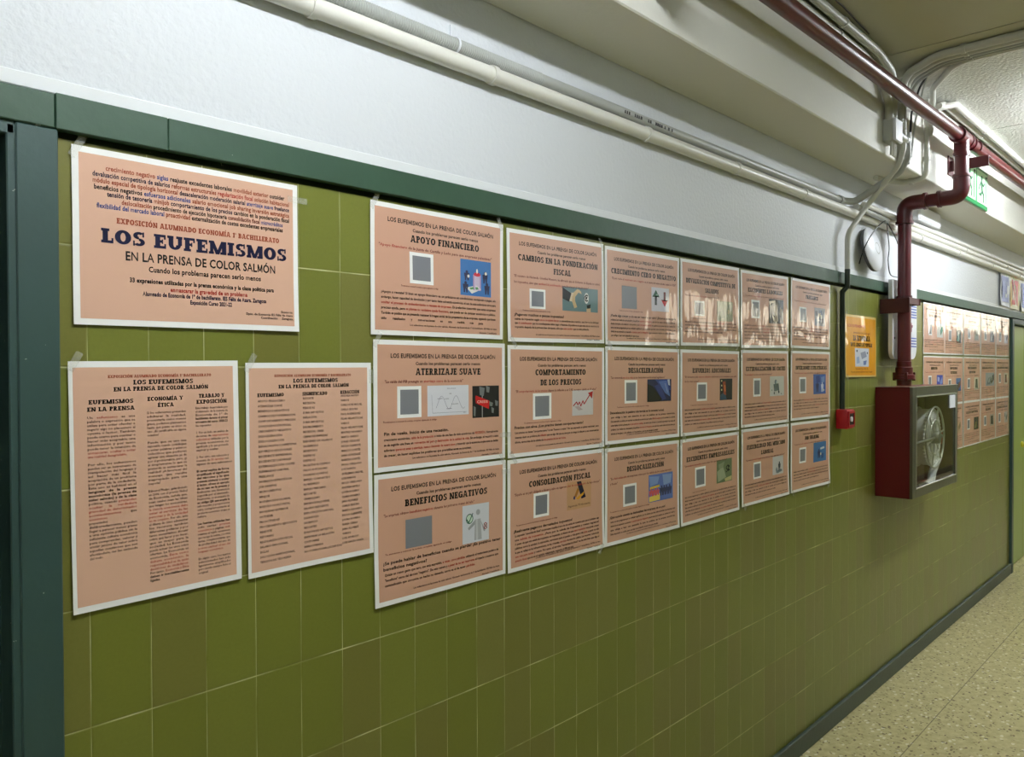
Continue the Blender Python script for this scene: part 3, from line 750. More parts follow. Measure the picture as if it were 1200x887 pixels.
FILL = ['Esta expresión se utiliza para suavizar una situación económica que resulta ~difícil de aceptar~ por la sociedad. Se pretende',
        'evitar hablar de forma directa de ~lo que sucede en realidad~, de manera que el lector no perciba la gravedad ni las causas del',
        'problema. Los medios de comunicación y los políticos ~recurren con frecuencia~ a este término cuando informan de los datos que',
        'afectan al empleo, a los salarios o a los precios, y así ~se enmascara la realidad~ con palabras que parecen técnicas o neutras. Por',
        'tanto conviene preguntarse por ^su verdadero significado_ y por los efectos que tiene sobre las familias y las empresas, ya que',
        'detrás de esa expresión se esconde ~un perjuicio para los trabajadores~ que no siempre se explica con claridad en la noticia y',
        'que obliga a leer con atención lo que se publica en la prensa económica.']
def filler(n, seed, last=.6):
    r = random.Random(seed); k = r.randrange(len(FILL)); out = [FILL[(k+i) % len(FILL)] for i in range(n)]
    out[-1] = out[-1].replace('~', '').replace('^', '').replace('_', '')[:int(len(out[-1])*last)]
    return out

def euphemism_sheet(d, w=.42, h=.297, seed=1, far=False):
    gl = True
    s = base_sheet(w, h, seed, .0011 if not far else .0010, .004 if d.get('low') else .001, gl, .0075 if far else .0108, K('salmon', gl))
    k = w/.42
    vo = d.get('vo', 0)
    s.text('heading', [('LOS EUFEMISMOS EN LA PRENSA DE COLOR SALMÓN', K('black', gl))], .120+vo, .0096, .11, .915)
    s.text('heading', [('Cuando los problemas parecen serlo menos', K('dark', gl))], .178+vo, .0070, .285, .785)
    tv_ = .243+vo
    for i, (t, a, b) in enumerate(d['title']):
        s.text('title', [(t, K('black', gl))], tv_, .0160, a, b, style='slab', layer=3); tv_ += .094
    tv_ -= .094
    q = tv_+.075
    for i, (t, a, b) in enumerate(d.get('quote', [('"Se prevé un ~proceso de ajuste~ en los próximos meses, según fuentes del sector"', .08, .90)])):
        s.text('quote', markup(t, gl, 'maroon'), q+i*.052, .0062, a, b, style='tiny', slant=.12)
    patch = ink('plain_grey', (128, 130, 137), gl)
    if d.get('label'):
        a, b, c, e = d['label']; s.rect('white_label', a, b, c, e, K('white', gl), 2, 4, 4)
        mx_, mz_ = (c-a)*.12, (e-b)*.11; s.rect('white_label/grey_patch', a+mx_, b+mz_, c-mx_, e-mz_, patch, 3, 4, 4)
    elif d.get('patch'): s.rect('grey_patch', *d['patch'], patch, 2, 4, 4)
    for fn, r in d['pics']: fn(s, r)
    if d.get('cap'): u0, u1, v = d['cap']; s.text('body_text', [('Te animamos a conocer la noticia completa siguiendo el código', K('maroon', gl))], v, .0038, u0, u1, style='tiny')
    v = d['bv']; dv = d.get('dv', .040)
    if d.get('lead'):
        for t, a, b in d['lead']:
            s.text('body_text', markup(t, gl, 'black'), v, .0070, a, b, style='bold'); v += dv*1.1
    rows = d.get('rows') or filler(d['n'], seed)
    for i, t in enumerate(rows):
        last = i == len(rows)-1
        if last: s.text('body_text', markup(t, gl), v, .0055, .065, .935, align='l', style='tiny' if far else 'bold')
        else: s.text('body_text', markup(t, gl), v, .0056, .065, .935, justify=True, style='tiny' if far else 'bold')
        v += dv
    fv = d.get('fv', .915)
    s.text('footer', [(TAG, K('dark', gl))], fv, .0044, .26, .945, style='tiny')
    s.text('footer', [(d.get('by', 'Alumnado 1º bachillerato'), K('dark', gl))], fv+.036, .0040, .70, .945, align='r', style='tiny')
    return s
def tapes(root, w, h, seed, wave, n=2):
    r = random.Random(seed*7+1)
    spots = [(-w/2+.01, h/2, .5), (w/2-.012, h/2, -.4), (w/2, h/2-.03, .0), (w/2, -h/2+.06, .0), (-w/2+.02, -h/2, -.6), (w/2-.02, -h/2, .6)]
    for x, z, a in r.sample(spots, n):
        bm = nb(); L_, W_ = r.uniform(.03, .045), .012; y = -float(wave(x, z))-.0012
        mt = Matrix.Rotation(a+PI/2 if abs(z) > abs(x)*.6 else a, 4, 'Y')
        box(bm, x-L_/2, x+L_/2, y-.0003, y, z-W_/2, z+W_/2, rot=mt); bmobj('tape_strip', bm, M['tape'], root)

LR = (.07, .93)
G = {}
G[1, 1] = dict(title=[('APOYO FINANCIERO', .27, .795)], quote=[('"~Apoyo financiero~ de la Junta de Castilla y León para que empresas palentinas"', .05, .90)], pics=[(p_rescue, (.64, .345, .895, .645))],
    lab=(.262, .345, .435, .59), cap=(.20, .47, .615), bv=.672, dv=.040,
    rows=['^¿Apoyo o rescate?_ Si bien un apoyo financiero es un préstamo en condiciones ventajosas a pagar, sin', 'embargo, hacen capacidad de devolución y por tanto tiene solvencia económica, el uso de este eufemismo sirve para', '~ocultar el proceso de endeudamiento o rescate de empresas~. Es preferible transmitir que estas empresas', 'precisan ayuda, pero ~se plantea su verdadera ayuda financiera~, que puede ser de carácter económico o público.', 'También es posible que se pretenda mantener la imagen social de los propietarios de las empresas, siguiendo que hacen', 'sólo       resultados       y       conversaciones       en       una       medida       más       justa'],
    look='with a blue candle picture, top left of the grid', tl=True)
G[2, 1] = dict(title=[('ATERRIZAJE SUAVE', .285, .79)], quote=[('"La caída del PIB presagia un ~aterrizaje suave~ de la economía"', .07, .645)], lab=(.155, .355, .325, .60), pics=[(p_cycle, (.37, .355, .69, .60)), (p_crisis, (.72, .365, .945, .635))],
    cap=(.06, .44, .625), bv=.715, dv=.040, lead=[('Fin de vuelo. Inicio de una recesión.', .065, .53)],
    rows=['crecimiento económico, ~caída de la producción~ o inicio de una fase de ciclo económico de ~RECESIÓN~. Normalmente', 'se da seguido una frase en ~momentos del paro~ y ~destrucción de la calidad de vida~. Sin embargo, al recurrir a este', 'eufemismo ~queremos sonar a aterrizaje, suena a descender de manera suave~ y transmitir que la economía simplemente se desliza', 'de crecer, sin hacer explícitos los problemas que previsiblemente se avecinan.'],
    look='with a line chart and a dark CRISIS sign photo')
G[3, 1] = dict(title=[('BENEFICIOS NEGATIVOS', .205, .84)], quote=[('"La empresa obtuvo ~beneficios negativos~ durante los primeros meses del año"', .06, .73)], lab=None, patch=(.21, .375, .40, .60), pics=[(p_balance, (.635, .345, .855, .665))],
    cap=(.07, .55, .615), bv=.68, dv=.040, lead=[('¿Se puede hablar de beneficios cuando se pierde? ¿Es positivo tener', .055, .955), ('beneficios negativos?', .055, .36)],
    rows=['Quizás un menor gasto que caro, con esta expresión, ~a veces, como pérdidas~ utilizando el tratamiento positivo de', '"beneficios" como del término "negativo". De esta manera y ~a pesar de no ser recurrente~ el impacto a nuestros ojos', 'contradicción que comunica un hecho no deseado, como es el de tener ~pérdidas~.'],
    look='with a grey figure holding a green tick')
G[1, 2] = dict(title=[('CAMBIOS EN LA PONDERACIÓN', .10, .925), ('FISCAL', .445, .625)], quote=[('"El ministro de Hacienda, Cristóbal Montoro, ha afirmado que el Gobierno de España no subirá', .06, .945), ('los impuestos, sino que ~cambiará la ponderación~ para favorecer el crecimiento"', .06, .815)],
    lab=(.205, .515, .36, .695), pics=[(p_magnet, (.535, .465, .925, .695))], cap=(.14, .41, .715), bv=.755, dv=.036, lead=[('¿Pagamos muchos o pocos impuestos?', .06, .55)],
    rows=['subida de impuestos según ~como se quiera llamar~ o convertirse una mentira, una forma de disfrazar', 'que ~el contribuyente~ que los contribuyentes deban pagar a Hacienda. El problema es que esta vez se recurrirá a la', 'impresión después de la primera fase del ajuste, sólo que ~este cambio~ que se está pidiendo.'], look='with a hand reaching for a euro', fv=.93)
G[2, 2] = dict(title=[('COMPORTAMIENTO', .26, .785), ('DE LOS PRECIOS', .31, .735)], quote=[('"El ~comportamiento de los precios~ dispara la inflación a un 5,4%, su mayor subida en 30 años"', .07, .905)], lab=(.235, .435, .42, .675), pics=[(p_arrow_up, (.635, .42, .87, .665))],
    cap=(.15, .52, .70), bv=.735, dv=.042, lead=[('Precios con alma. ¿Los precios tienen comportamiento?', .06, .76)],
    rows=['Los precios no tienen "comportamiento" ni son "buenos o malos". Por esa expresión se quiere mencionar, pero', 'intentan decir un problema de ~inflación~ que es algo del que es siempre un riesgo la inflación y sus consecuencias', 'ahora, como tras de la subida de ~los precios de los servicios~.'], look='with a red zigzag arrow climbing on white', fv=.915)
G[3, 2] = dict(title=[('CONSOLIDACIÓN FISCAL', .20, .84)], quote=[('"España es un país obligado a llevar a cabo un riguroso ~plan de consolidación~ de bajo tiempo"', .06, .945)], lab=(.245, .335, .395, .56), pics=[(p_agency, (.58, .285, .845, .555))],
    cap=(.08, .48, .595), bv=.645, dv=.037, lead=[('¡Realmente pagamos demasiados impuestos!', .055, .64)],
    rows=['La expresión "consolidación fiscal" simplemente maquilla el tema de una subida de impuestos para que el ciudadano siga', 'una ~subida de impuestos~. ¿Pero por la subida de impuestos y menos ingresos?', 'A pesar de que nos estafa de impuestos es impopular, el dinero de que ~esos impuestos~ nos ayuda a tener', 'públicos como la sanidad, la educación, carreteras para el pueblo y más gente más ~justa~ a partir de ello', 'la que se refleja en las infraestructuras, en las viviendas, ~servicios~ de atención pública. Los recortes, reduciendo', '~con más para cuotas~ y menos. Por tanto, el término "consolidación fiscal" no ha sido bien que diga el', '~presión fiscal~ que es en el sentido relacionado respecto al PIB del país.'], look='with a navy letter A emblem on tan', fv=.925)
G[1, 3] = dict(title=[('CRECIMIENTO CERO O NEGATIVO', .075, .95)], quote=[('"El país vuelve al ~crecimiento cero o negativo~ en el cuarto trimestre del año, según la OCDE"', .08, .945)], lab=None, patch=(.205, .385, .40, .62), pics=[(p_updown, (.60, .365, .845, .625))],
    cap=(.17, .48, .645), bv=.70, dv=.040, lead=[('¿Puede algo crecer y a la vez ser menor o ser cero? ¿Entonces se encoge lo', .065, .945)], n=5, look='with a green and a red arrow', fv=.93)
G[1, 4] = dict(title=[('DEVALUACIÓN COMPETITIVA DE', .08, .92), ('SALARIOS', .39, .625)], quote=[('"Alemania acusa de ~devaluación competitiva~ a sus socios europeos"', .06, .62)], lab=(.21, .47, .38, .645), pics=[(p_coins, (.60, .445, .87, .69))],
    cap=(.15, .40, .675), bv=.72, dv=.038, n=4, look='with a pale olive coin picture behind glare', fv=.92)
G[2, 3] = dict(title=[('DESACELERACIÓN', .285, .755)], quote=[('"La economía ~no va a más~ ni se desacelera en la actual legislatura"', .06, .78)], lab=(.235, .345, .40, .59), pics=[(p_night, (.535, .34, .875, .585))],
    cap=(.14, .56, .625), bv=.68, dv=.042, lead=[('Desaceleración: la palabra más temida en la sociedad actual.', .055, .775)], n=5, look='with a dark blue night picture')
G[2, 4] = dict(title=[('ESFUERZOS ADICIONALES', .185, .845)], quote=[('"El Gobierno pide ~nuevos esfuerzos~ adicionales a los ciudadanos para salir', .06, .945), ('de la crisis actual"', .06, .29)], lab=(.255, .385, .42, .605), pics=[(p_climb, (.64, .345, .87, .61))],
    cap=(.16, .60, .65), bv=.70, dv=.042, n=5, look='with a nearly black picture of an orange climber')
G[3, 3] = dict(title=[('DESLOCALIZACIÓN', .27, .77)], quote=[('"La ~deslocalización~ de empresas crece por la subida de los costes laborales', .06, .885), ('y fiscales"', .06, .15)], lab=(.22, .40, .395, .63), pics=[(p_factory, (.555, .345, .905, .645))],
    cap=(.06, .57, .66), bv=.715, dv=.042, lead=[('¡Qué sucede cuando se deslocalizan las empresas de un país!', .055, .79)], n=4, look='with a blue and yellow factory drawing')
G[3, 4] = dict(title=[('EXCEDENTES EMPRESARIALES', .09, .915)], quote=[('"Los ~excedentes empresariales~ crecen a mayor ritmo que las rentas de trabajo"', .06, .77)], lab=(.23, .355, .405, .595), pics=[(p_dollar, (.59, .315, .865, .60))],
    cap=(.18, .41, .64), bv=.68, dv=.040, n=6, look='with a dark dollar sign on green')
G[1, 5] = dict(title=[('EXCEDENTES LABORALES', .14, .87)], lab=(.20, .37, .37, .61), pics=[(p_diag, (.565, .335, .885, .665))], bv=.705, dv=.042, n=5, look='with a slanting black and white photo')
G[1, 6] = dict(title=[('FREELANCE', .36, .68)], lab=(.20, .40, .37, .615), pics=[(p_desk, (.58, .38, .86, .65))], bv=.70, dv=.042, n=5, look='with a grey desk photo')
G[2, 5] = dict(title=[('EXTERNALIZACIÓN DE COSTES', .09, .93)], quote=[('"La ~externalización~ de costes es una salida de las empresas"', .06, .62)], lab=(.235, .37, .39, .61), pics=[(p_robot, (.58, .35, .89, .62))], bv=.70, dv=.042, n=5, look='with a grey round machine on white')
G[2, 6] = dict(title=[('INVERSIONES ESTRATÉGICAS', .11, .91)], lab=(.205, .38, .375, .615), pics=[(p_people_blue, (.56, .34, .885, .64))], bv=.71, dv=.042, n=4, look='with a bright blue picture of people')
G[3, 5] = dict(title=[('FLEXIBILIDAD DEL MERCADO', .10, .91), ('LABORAL', .385, .645)], lab=(.23, .455, .385, .675), pics=[(p_step, (.63, .43, .865, .68))], bv=.73, dv=.042, n=4, look='with a small dark figure on white', fv=.92)
G[3, 6] = dict(title=[('JOB SHARING', .335, .70)], lab=(.205, .375, .375, .60), pics=[(p_phone, (.56, .335, .90, .63))], bv=.71, dv=.042, n=4, look='with a light blue drawing')
GP = {(1, 1): (1.2577, 1.8638, -.0031), (2, 1): (1.2635, 1.5559, -.0032), (3, 1): (1.2635, 1.2534, -.0051), (1, 2): (1.6944, 1.8599, .0086), (2, 2): (1.6941, 1.5517, -.0016), (3, 2): (1.6920, 1.2495, -.0031),
      (1, 3): (2.1196, 1.8605, .0084), (1, 4): (2.5492, 1.8655, .0095), (2, 3): (2.1200, 1.5548, -.0058), (2, 4): (2.5478, 1.5525, -.0040), (3, 3): (2.1179, 1.2461, -.0066), (3, 4): (2.5464, 1.2460, .0056),
      (1, 5): (2.9818, 1.8657, .0140), (1, 6): (3.4278, 1.8693, -.0036), (3, 5): (2.9885, 1.2534, .0016), (3, 6): (3.4262, 1.2536, -.0035), (2, 5): (2.9838, 1.5578, .0035), (2, 6): (3.4258, 1.5603, -.0022)}
ROWN = {1: 'top', 2: 'middle', 3: 'bottom'}
ORD = {1: 'first', 2: 'second', 3: 'third', 4: 'fourth', 5: 'fifth', 6: 'sixth'}
ZOFF = .0375
for (r_, c_), (x, z, a) in GP.items():
    d = dict(G[r_, c_]); d['label'] = d.pop('lab'); d['low'] = r_ == 3
    s = euphemism_sheet(d, seed=r_*10+c_)
    o = s.build('poster', (x, 0, z+ZOFF), a, None)
    tl_ = ' '.join(t[0] for t in d['title'])
    tag(o, 'salmon poster titled %s, %s' % (tl_, d['look'].replace(', top left of the grid', '')), 'poster', 'laminated salmon posters in the near grid')
    tapes(o, .42, .297, r_*10+c_, s.wave, 2)

# ---- the three large sheets at the left
gl = False
s = base_sheet(.420, .297, 91, .0010, .004, gl, .0105, K('salmon_p', gl))
def cloud(segs, v, u0, u1, cap=.0072):
    s.text('word_cloud', [(t, K(c, gl)) for t, c in segs], v, cap, u0, u1, style='bold')
cloud([('crecimiento negativo ', 'brown'), ('siglas ', 'blue'), ('reajuste ', 'black'), ('excedentes laborales ', 'dark'), ('movilidad exterior ', 'brown'), ('outsider', 'dark')], .103, .125, .93, .0080)
cloud([('devaluación competitiva de salarios ', 'navy'), ('reformas estructurales ', 'brown'), ('regularización fiscal ', 'red'), ('solución habitacional', 'brown')], .142, .075, .955, .0080)
cloud([('módulo especial de tipología horizontal ', 'brown'), ('desaceleración moderación salarial ', 'navy'), ('aterrizaje suave ', 'blue'), ('freelance', 'navy')], .178, .075, .955, .0078)
cloud([('beneficios negativos ', 'dark'), ('esfuerzos adicionales ', 'blue'), ('salario emocional ', 'brown'), ('job sharing inversión estratégica', 'brown')], .215, .08, .955, .0080)
cloud([('tensión de tesorería ', 'navy'), ('minijob ', 'brown'), ('comportamiento de los precios ', 'navy'), ('cambios en la ponderación fiscal', 'black')], .250, .13, .955, .0080)
cloud([('deslocalización ', 'brown'), ('procedimiento de ejecución hipotecaria ', 'dark'), ('consolidación fiscal ', 'maroon'), ('microcréditos', 'blue')], .286, .185, .92, .0076)
cloud([('flexibilidad del mercado laboral ', 'blue'), ('proactividad ', 'brown'), ('externalización de costes excedentes empresariales', 'dark')], .320, .09, .92, .0080)
s.text('event_line', [('EXPOSICIÓN ALUMNADO ECONOMÍA 1º BACHILLERATO', K('brown', gl))], .395, .0094, .165, .90, style='slab')
s.text('title', [('LOS EUFEMISMOS', K('navy', gl))], .487, .0245, .105, .942, style='slab')
s.text('subtitle', [('EN LA PRENSA DE COLOR SALMÓN', K('black', gl))], .592, .0150, .197, .880, style='bold')
s.text('subtitle', [('Cuando los problemas parecen serlo menos', K('black', gl))], .660, .0092, .29, .802, style='bold')
s.text('body_text', [('33 expresiones utilizadas por la prensa económica y la clase política para', K('black', gl))], .730, .0074, .213, .868, style='heavy')
s.text('body_text', [('enmascarar la gravedad de un problema', K('red', gl))], .772, .0074, .38, .733, style='heavy')
s.text('body_text', [('Alumnado de Economía de 1º de bachillerato. IES Félix de Azara. Zaragoza', K('navy', gl))], .806, .0072, .265, .828, style='heavy')
s.text('body_text', [('Exposición Curso 2021-22', K('navy', gl))], .842, .0070, .465, .658, style='heavy')
for i, t in enumerate(('Economía', 'Dpto. de Economía IES Félix de Azara', 'Coordinación     Zaragoza')):
    s.text('footer', [(t, K('dark', gl))], .872+i*.022, .0042, .80, .965, align='r', style='bold')
o = s.build('poster', (.6563, 0, 1.8641+ZOFF), .0018, None); o['label'] = 'landscape salmon poster reading LOS EUFEMISMOS in big navy letters under a word cloud'; o['category'] = 'poster'
tapes(o, .42, .297, 5, s.wave, 2)

s = base_sheet(.297, .420, 93, .0014, .003, gl, .0105, K('salmon_p', gl), .0065)
def heads(v0, hs):
    s.text('heading', [('EXPOSICIÓN ALUMNADO ECONOMÍA 1º BACHILLERATO', K('brown', gl))], v0, .0050, .205, .82, style='slab')
    s.text('title', [('LOS EUFEMISMOS', K('black', gl))], v0+.025, .0082, .345, .705, style='slab')
    s.text('title', [('EN LA PRENSA DE COLOR SALMÓN', K('black', gl))], v0+.052, .0074, .235, .80, style='slab')
    for i, (t, a, b, v) in enumerate(hs): s.text('column_heading#%d' % (int((a+b)/2*3)), [(t, K('black', gl))], v, .0072, a, b, style='slab')
heads(.063, [('EUFEMISMOS', .100, .345, .164), ('EN LA PRENSA', .092, .352, .193), ('ECONOMÍA Y', .425, .640, .160), ('ÉTICA', .485, .583, .187), ('TRABAJO Y', .738, .905, .155), ('EXPOSICIÓN', .722, .920, .181)])
C1 = '''Un ~eufemismo~ es una
palabra o expresión que se
utiliza para evitar ofender o
sugerir algo no placentero al
oyente o lector. También
puede usarse para suavizar o
hacer más aceptable una
información y por tanto
puede tener la intención de
~enmascarar, ocultar o evitar~
~una realidad desagradable.~

Por ello, los eufemismos
pueden ser un instrumento de
manipulación del lenguaje y
así hacer más fácil la
aceptación de un problema
por parte de la ciudadanía.
Este uso es habitual en el
^lenguaje de la prensa_
^económica (la prensa de_
^color salmón)_ y de la clase
política, cuando ~pretenden~
~ocultar la verdadera~
~gravedad de determinados~
~acontecimientos~ que
~económicos~
presentados
deliberadamente, pueden
llegar a parecer menos graves
a una opinión pública sin la
suficiente cultura económica
para comprender, valorar y
emitir juicios de valor sobre
aquellas cuestiones que son
afectándole, no las entiende
del todo.'''
C2 = '''Si los eufemismos pretenden
adulterar la realidad,
presentarla como menos
grave, podemos plantearnos
hasta qué punto es ético su
uso. ¿Es justificable en alguna
ocasión?

Puede que su uso sea
razonable cuando contribuyen
a evitar palabras y pánicos
colectivos que pudieran
agravar una situación ya de
por sí problemática, pero, ¿y
si simplemente lo que se
pretende es enmascarar la
realidad? ¿A favorecer del
mensaje que resulte
inapropiado para una
mayoría?

Edmund Phelps, galardonado
en 2006 con el premio Nobel
de Economía, señala que,
sean cuales sean las ideas
que tengan los economistas,
~la ciencia económica debe~
~estar al servicio de las~
~personas y de la sociedad~
~en su conjunto.~ Por ello, ante
el dilema de cómo administrar
los recursos también
diferentes políticas y por
tanto necesitamos discutir
sobre qué hacer y no hacer,
que es mejor para la
sociedad. La Economía
puede actuar los unos sobre
ofertas. La Economía es
economía, ~Ética como~
~debate económico, la~
~responsabilidad es de quién~
~decisiones de ciudadanos.~
Por tanto, ~Economía y Ética~
^deben ir inevitablemente_
^ligadas._'''
C3 = '''Este trabajo desarrollado por
el alumnado de la materia de
Economía de 1º de
bachillerato durante el ^primer_
^trimestre del curso 2020-21_
ha supuesto:

1. Por un lado, un análisis de
decenas de ~expresiones~
~eufemísticas~ utilizadas por la
prensa económica, su
significado y lo que pretende
explicar y ocultar.

2. Por otro, una selección y
muestra de ~33 carteles~ con
algunos de esos eufemismos.

^El cartel explica de forma_
^simplificada el significado_
^del término y lo que_
^pretende adulterar u ocultar_
^al lector, ofrece un ejemplo_
^de su uso en la prensa_ y
finalmente una ilustración
sugerida por el alumnado.
Finalmente, se acompaña de
un ^código QR que amplía la_
información y proporciona
otra complementaria al
problema económico al que se
refiere.

Las ^fuentes utilizadas_ han
sido varias: ~prensa~
~económica~ y páginas ~web~
relativas al tejido económico
que recoge la noticia, y a otras
tantas, complementarias que
de profundidad del uso de
~a veces explicar el uso del~
~lenguaje económico.~

En algún caso, los textos
seleccionados han sido
ligeramente simplificados
pero siendo siempre fieles al
original.'''
for txt_, a, b, v0, v1 in ((C1, .09, .352, .226, .79), (C2, .42, .655, .218, .925), (C3, .715, .925, .208, .935)):
    ls = txt_.split('\n'); dv = (v1-v0)/(len(ls)-1)
    for i, t in enumerate(ls):
        if not t: continue
        end = i == len(ls)-1 or ls[i+1] == ''
        s.text('body_text', markup(t, gl), v0+i*dv, .0040, a, b, align='l', justify=not end, style='bold' if '^' in t else 'fine')
o = s.build('poster', (.5874, 0, 1.4453+ZOFF), .0090, None); o['label'] = 'portrait salmon poster with three columns of justified text, below the title poster'; o['category'] = 'poster'
tapes(o, .297, .42, 6, s.wave, 1)

s = base_sheet(.297, .420, 95, .0012, .003, gl, .0105, K('salmon_p', gl), .0065)
heads(.062, [('EUFEMISMO', .08, .275, .152), ('SIGNIFICADO', .415, .615, .152), ('REDACCIÓN', .725, .893, .150)])
L1 = 'APOYO FINANCIERO|ATERRIZAJE SUAVE|BENEFICIOS NEGATIVOS|CAMBIOS DE PONDERACIÓN|COMPORTAMIENTO PRECIOS|CONSOLIDACIÓN FISCAL|CRECIMIENTO NEGATIVO|DESACELERACIÓN|DESLOCALIZACIÓN|DEVALUACIÓN COMPETITIVA|ESFUERZOS ADICIONALES|EXCEDENTE EMPRESARIAL|EXCEDENTES LABORALES|EXTERNALIZACIÓN COSTES|FLEXIBILIDAD LABORAL|FREELANCE|INVERSIÓN ESTRATÉGICA|JOB SHARING|MICROCRÉDITOS|MINIJOB|MODERACIÓN SALARIAL|MÓDULO HORIZONTAL|MOVILIDAD EXTERIOR|OUTSIDER|PROACTIVIDAD|PROCEDIMIENTO EJECUCIÓN|REAJUSTE|REFORMAS|REGULARIZACIÓN FISCAL|SALARIO EMOCIONAL|SIGLAS|SOLUCIÓN HABITACIONAL|TENSIÓN DE TESORERÍA'.split('|')
L2 = 'RESCATE|RECESIÓN|PÉRDIDAS|SUBIR IMPUESTOS|INFLACIÓN|SUBIR IMPUESTOS|DECRECIMIENTO|RECESIÓN, CRISIS|CIERRE DE EMPRESAS|DESCENSO DE SALARIOS|SACRIFICIOS|BENEFICIOS|DESPIDOS|DESPIDOS|FACILITAR EL DESPIDO|FALSO AUTÓNOMO|PAGADAS A JUNTOS|EMPLEO COMPARTIDO|PLURIEMPLEO|EMPLEO PRECARIO|RECORTES|CHABOLISMO|EMIGRACIÓN JUVENIL|SALARIO INDIGENTE|EXPLOTACIÓN LABORAL|DESAHUCIO|SACRIFICIO|RECORTES|EVASIÓN DE IMPUESTOS|EMPEORAR LA RELACIÓN|COSTUMBRE|INFRAVIVIENDA|NO PODER PAGAR LAS DEUDAS'.split('|')
L3 = 'ANDREA MATEO|VARIOS|CARLOS DE MIGUEL|CARLA SEGURA|PAUL RODRÍGUEZ|PILAR MELANTUCHE|VARIOS|PILAR MELANTUCHE|BEATRIZ NAVARRO|MARTA GIMENO|JORGE VÁZQUEZ|PAULA CLEMENTE|MARCOS CORTÉS|LARA GONZÁLEZ|MARCOS CORTÉS|HUGO ORELLANO|LUIS RAMÓN|GUILLERMO MIGUEL|LUIS RAMÓN|HUGO ORELLANO|ANDREA MATEO|LUCÍA ROMERO|CLARA ROMERO|JARA ÁLVAREZ|CARLA SEGURA|MARTA NAVARRO|PAULA CLEMENTE|LAURA ROMERO|MARÍA SIERRA|JARA ÁLVAREZ|VARIOS|LUIS APARICIO|LUIS SANTA MARÍA'.split('|')
for i in range(33):
    for lst, u, va, vb in ((L1, .083, .180, .934), (L2, .418, .174, .926), (L3, .728, .168, .918)):
        s.text('body_text', [(lst[i], K('black', gl))], va+(vb-va)*i/32, .0042, u, u+.2, align='l', style='fine')
o = s.build('poster', (.8995, 0, 1.4427+ZOFF), .0031, None); o['label'] = 'portrait salmon poster listing EUFEMISMO, SIGNIFICADO and REDACCIÓN in three columns of capitals'; o['category'] = 'poster'
tapes(o, .297, .42, 8, s.wave, 2)

# ---- far grid past the hose cabinet
FT = [['MICROCRÉDITOS', 'MÓDULO HORIZONTAL', 'PROACTIVIDAD', 'REFORMAS', 'SIGLAS'], ['MINIJOB', 'MOVILIDAD EXTERIOR', 'PROCEDIMIENTO DE EJECUCIÓN', 'REGULARIZACIÓN FISCAL', 'SOLUCIÓN HABITACIONAL'], ['MODERACIÓN SALARIAL', 'OUTSIDER', 'REAJUSTE', 'SALARIO EMOCIONAL', 'TENSIÓN DE TESORERÍA']]
def p_flat(bg, shapes):
    def f(s, r):
        m = uvmap(r); pic_bg(s, r, bg)
        for pts, c in shapes: pg(s, m, pts, c)
    return f
q1 = [(.1, .9), (.3, .4), (.6, .3), (.5, .9)]; q2 = [(.5, .5), (.9, .1), (.95, .5), (.6, .85)]; q3 = [(.3, .15), (.7, .12), (.8, .9), (.25, .85)]; q4 = [(.1, .1), (.45, .2), (.4, .5), (.1, .45)]
FP = [[p_flat((206, 206, 200), [(q2, (34, 120, 84))]), p_flat((30, 40, 40), [(q1, (110, 150, 140)), (q4, (190, 190, 180))]), p_flat((156, 152, 140), [(q3, (96, 110, 96)), (q4, (120, 100, 80))]), p_flat((120, 118, 126), [(q2, (36, 34, 44)), (q1, (180, 178, 184))]), p_flat((176, 170, 180), [(q2, (90, 84, 110))])],
      [p_flat((56, 66, 168), [(q4, (160, 170, 220)), (q2, (120, 140, 210))]), p_flat((70, 110, 170), [(q1, (60, 44, 44)), (q2, (120, 70, 60))]), p_flat((214, 206, 180), [(q3, (70, 84, 66))]), p_flat((150, 156, 160), [(q2, (50, 50, 52)), (q1, (96, 110, 120))]), p_flat((212, 200, 176), [(q3, (110, 60, 50))])],
      [p_flat((206, 200, 190), [(q3, (120, 130, 110))]), p_flat((196, 160, 130), [(q2, (120, 100, 60))]), p_flat((24, 24, 24), [(q1, (120, 116, 60)), (q4, (60, 60, 60))]), p_flat((176, 160, 146), [(q3, (40, 44, 44))]), p_flat((190, 180, 170), [(q2, (40, 50, 50)), (q4, (120, 120, 124))])]]
FL = [['green slash on white', 'black and grey photo', 'grey green photo', 'dark violet photo', 'pale violet picture'], ['bright blue picture', 'blue sky picture, cut by the hose cabinet', 'dark figure on cream', 'grey street photo', 'brown figure on cream'], ['pale picture, half behind the hose cabinet', 'tan sketch', 'black photo', 'dark figure on tan', 'grey sketch']]
FTT = [['MICROCRÉDITOS', 'MÓDULO|HORIZONTAL', 'PROACTIVIDAD', 'REFORMAS', 'SIGLAS'], ['MINIJOB', 'MOVILIDAD|EXTERIOR', 'PROCEDIMIENTO|EJECUCIÓN', 'REGULARIZACIÓN FISCAL', 'SOLUCIÓN HABITACIONAL'], ['MODERACIÓN SALARIAL', 'OUTSIDER', 'SALARIO EMOCIONAL', 'REAJUSTE', 'TENSIÓN DE TESORERÍA']]
XC = [5.275, 5.706, 6.170, 6.629, 7.085]
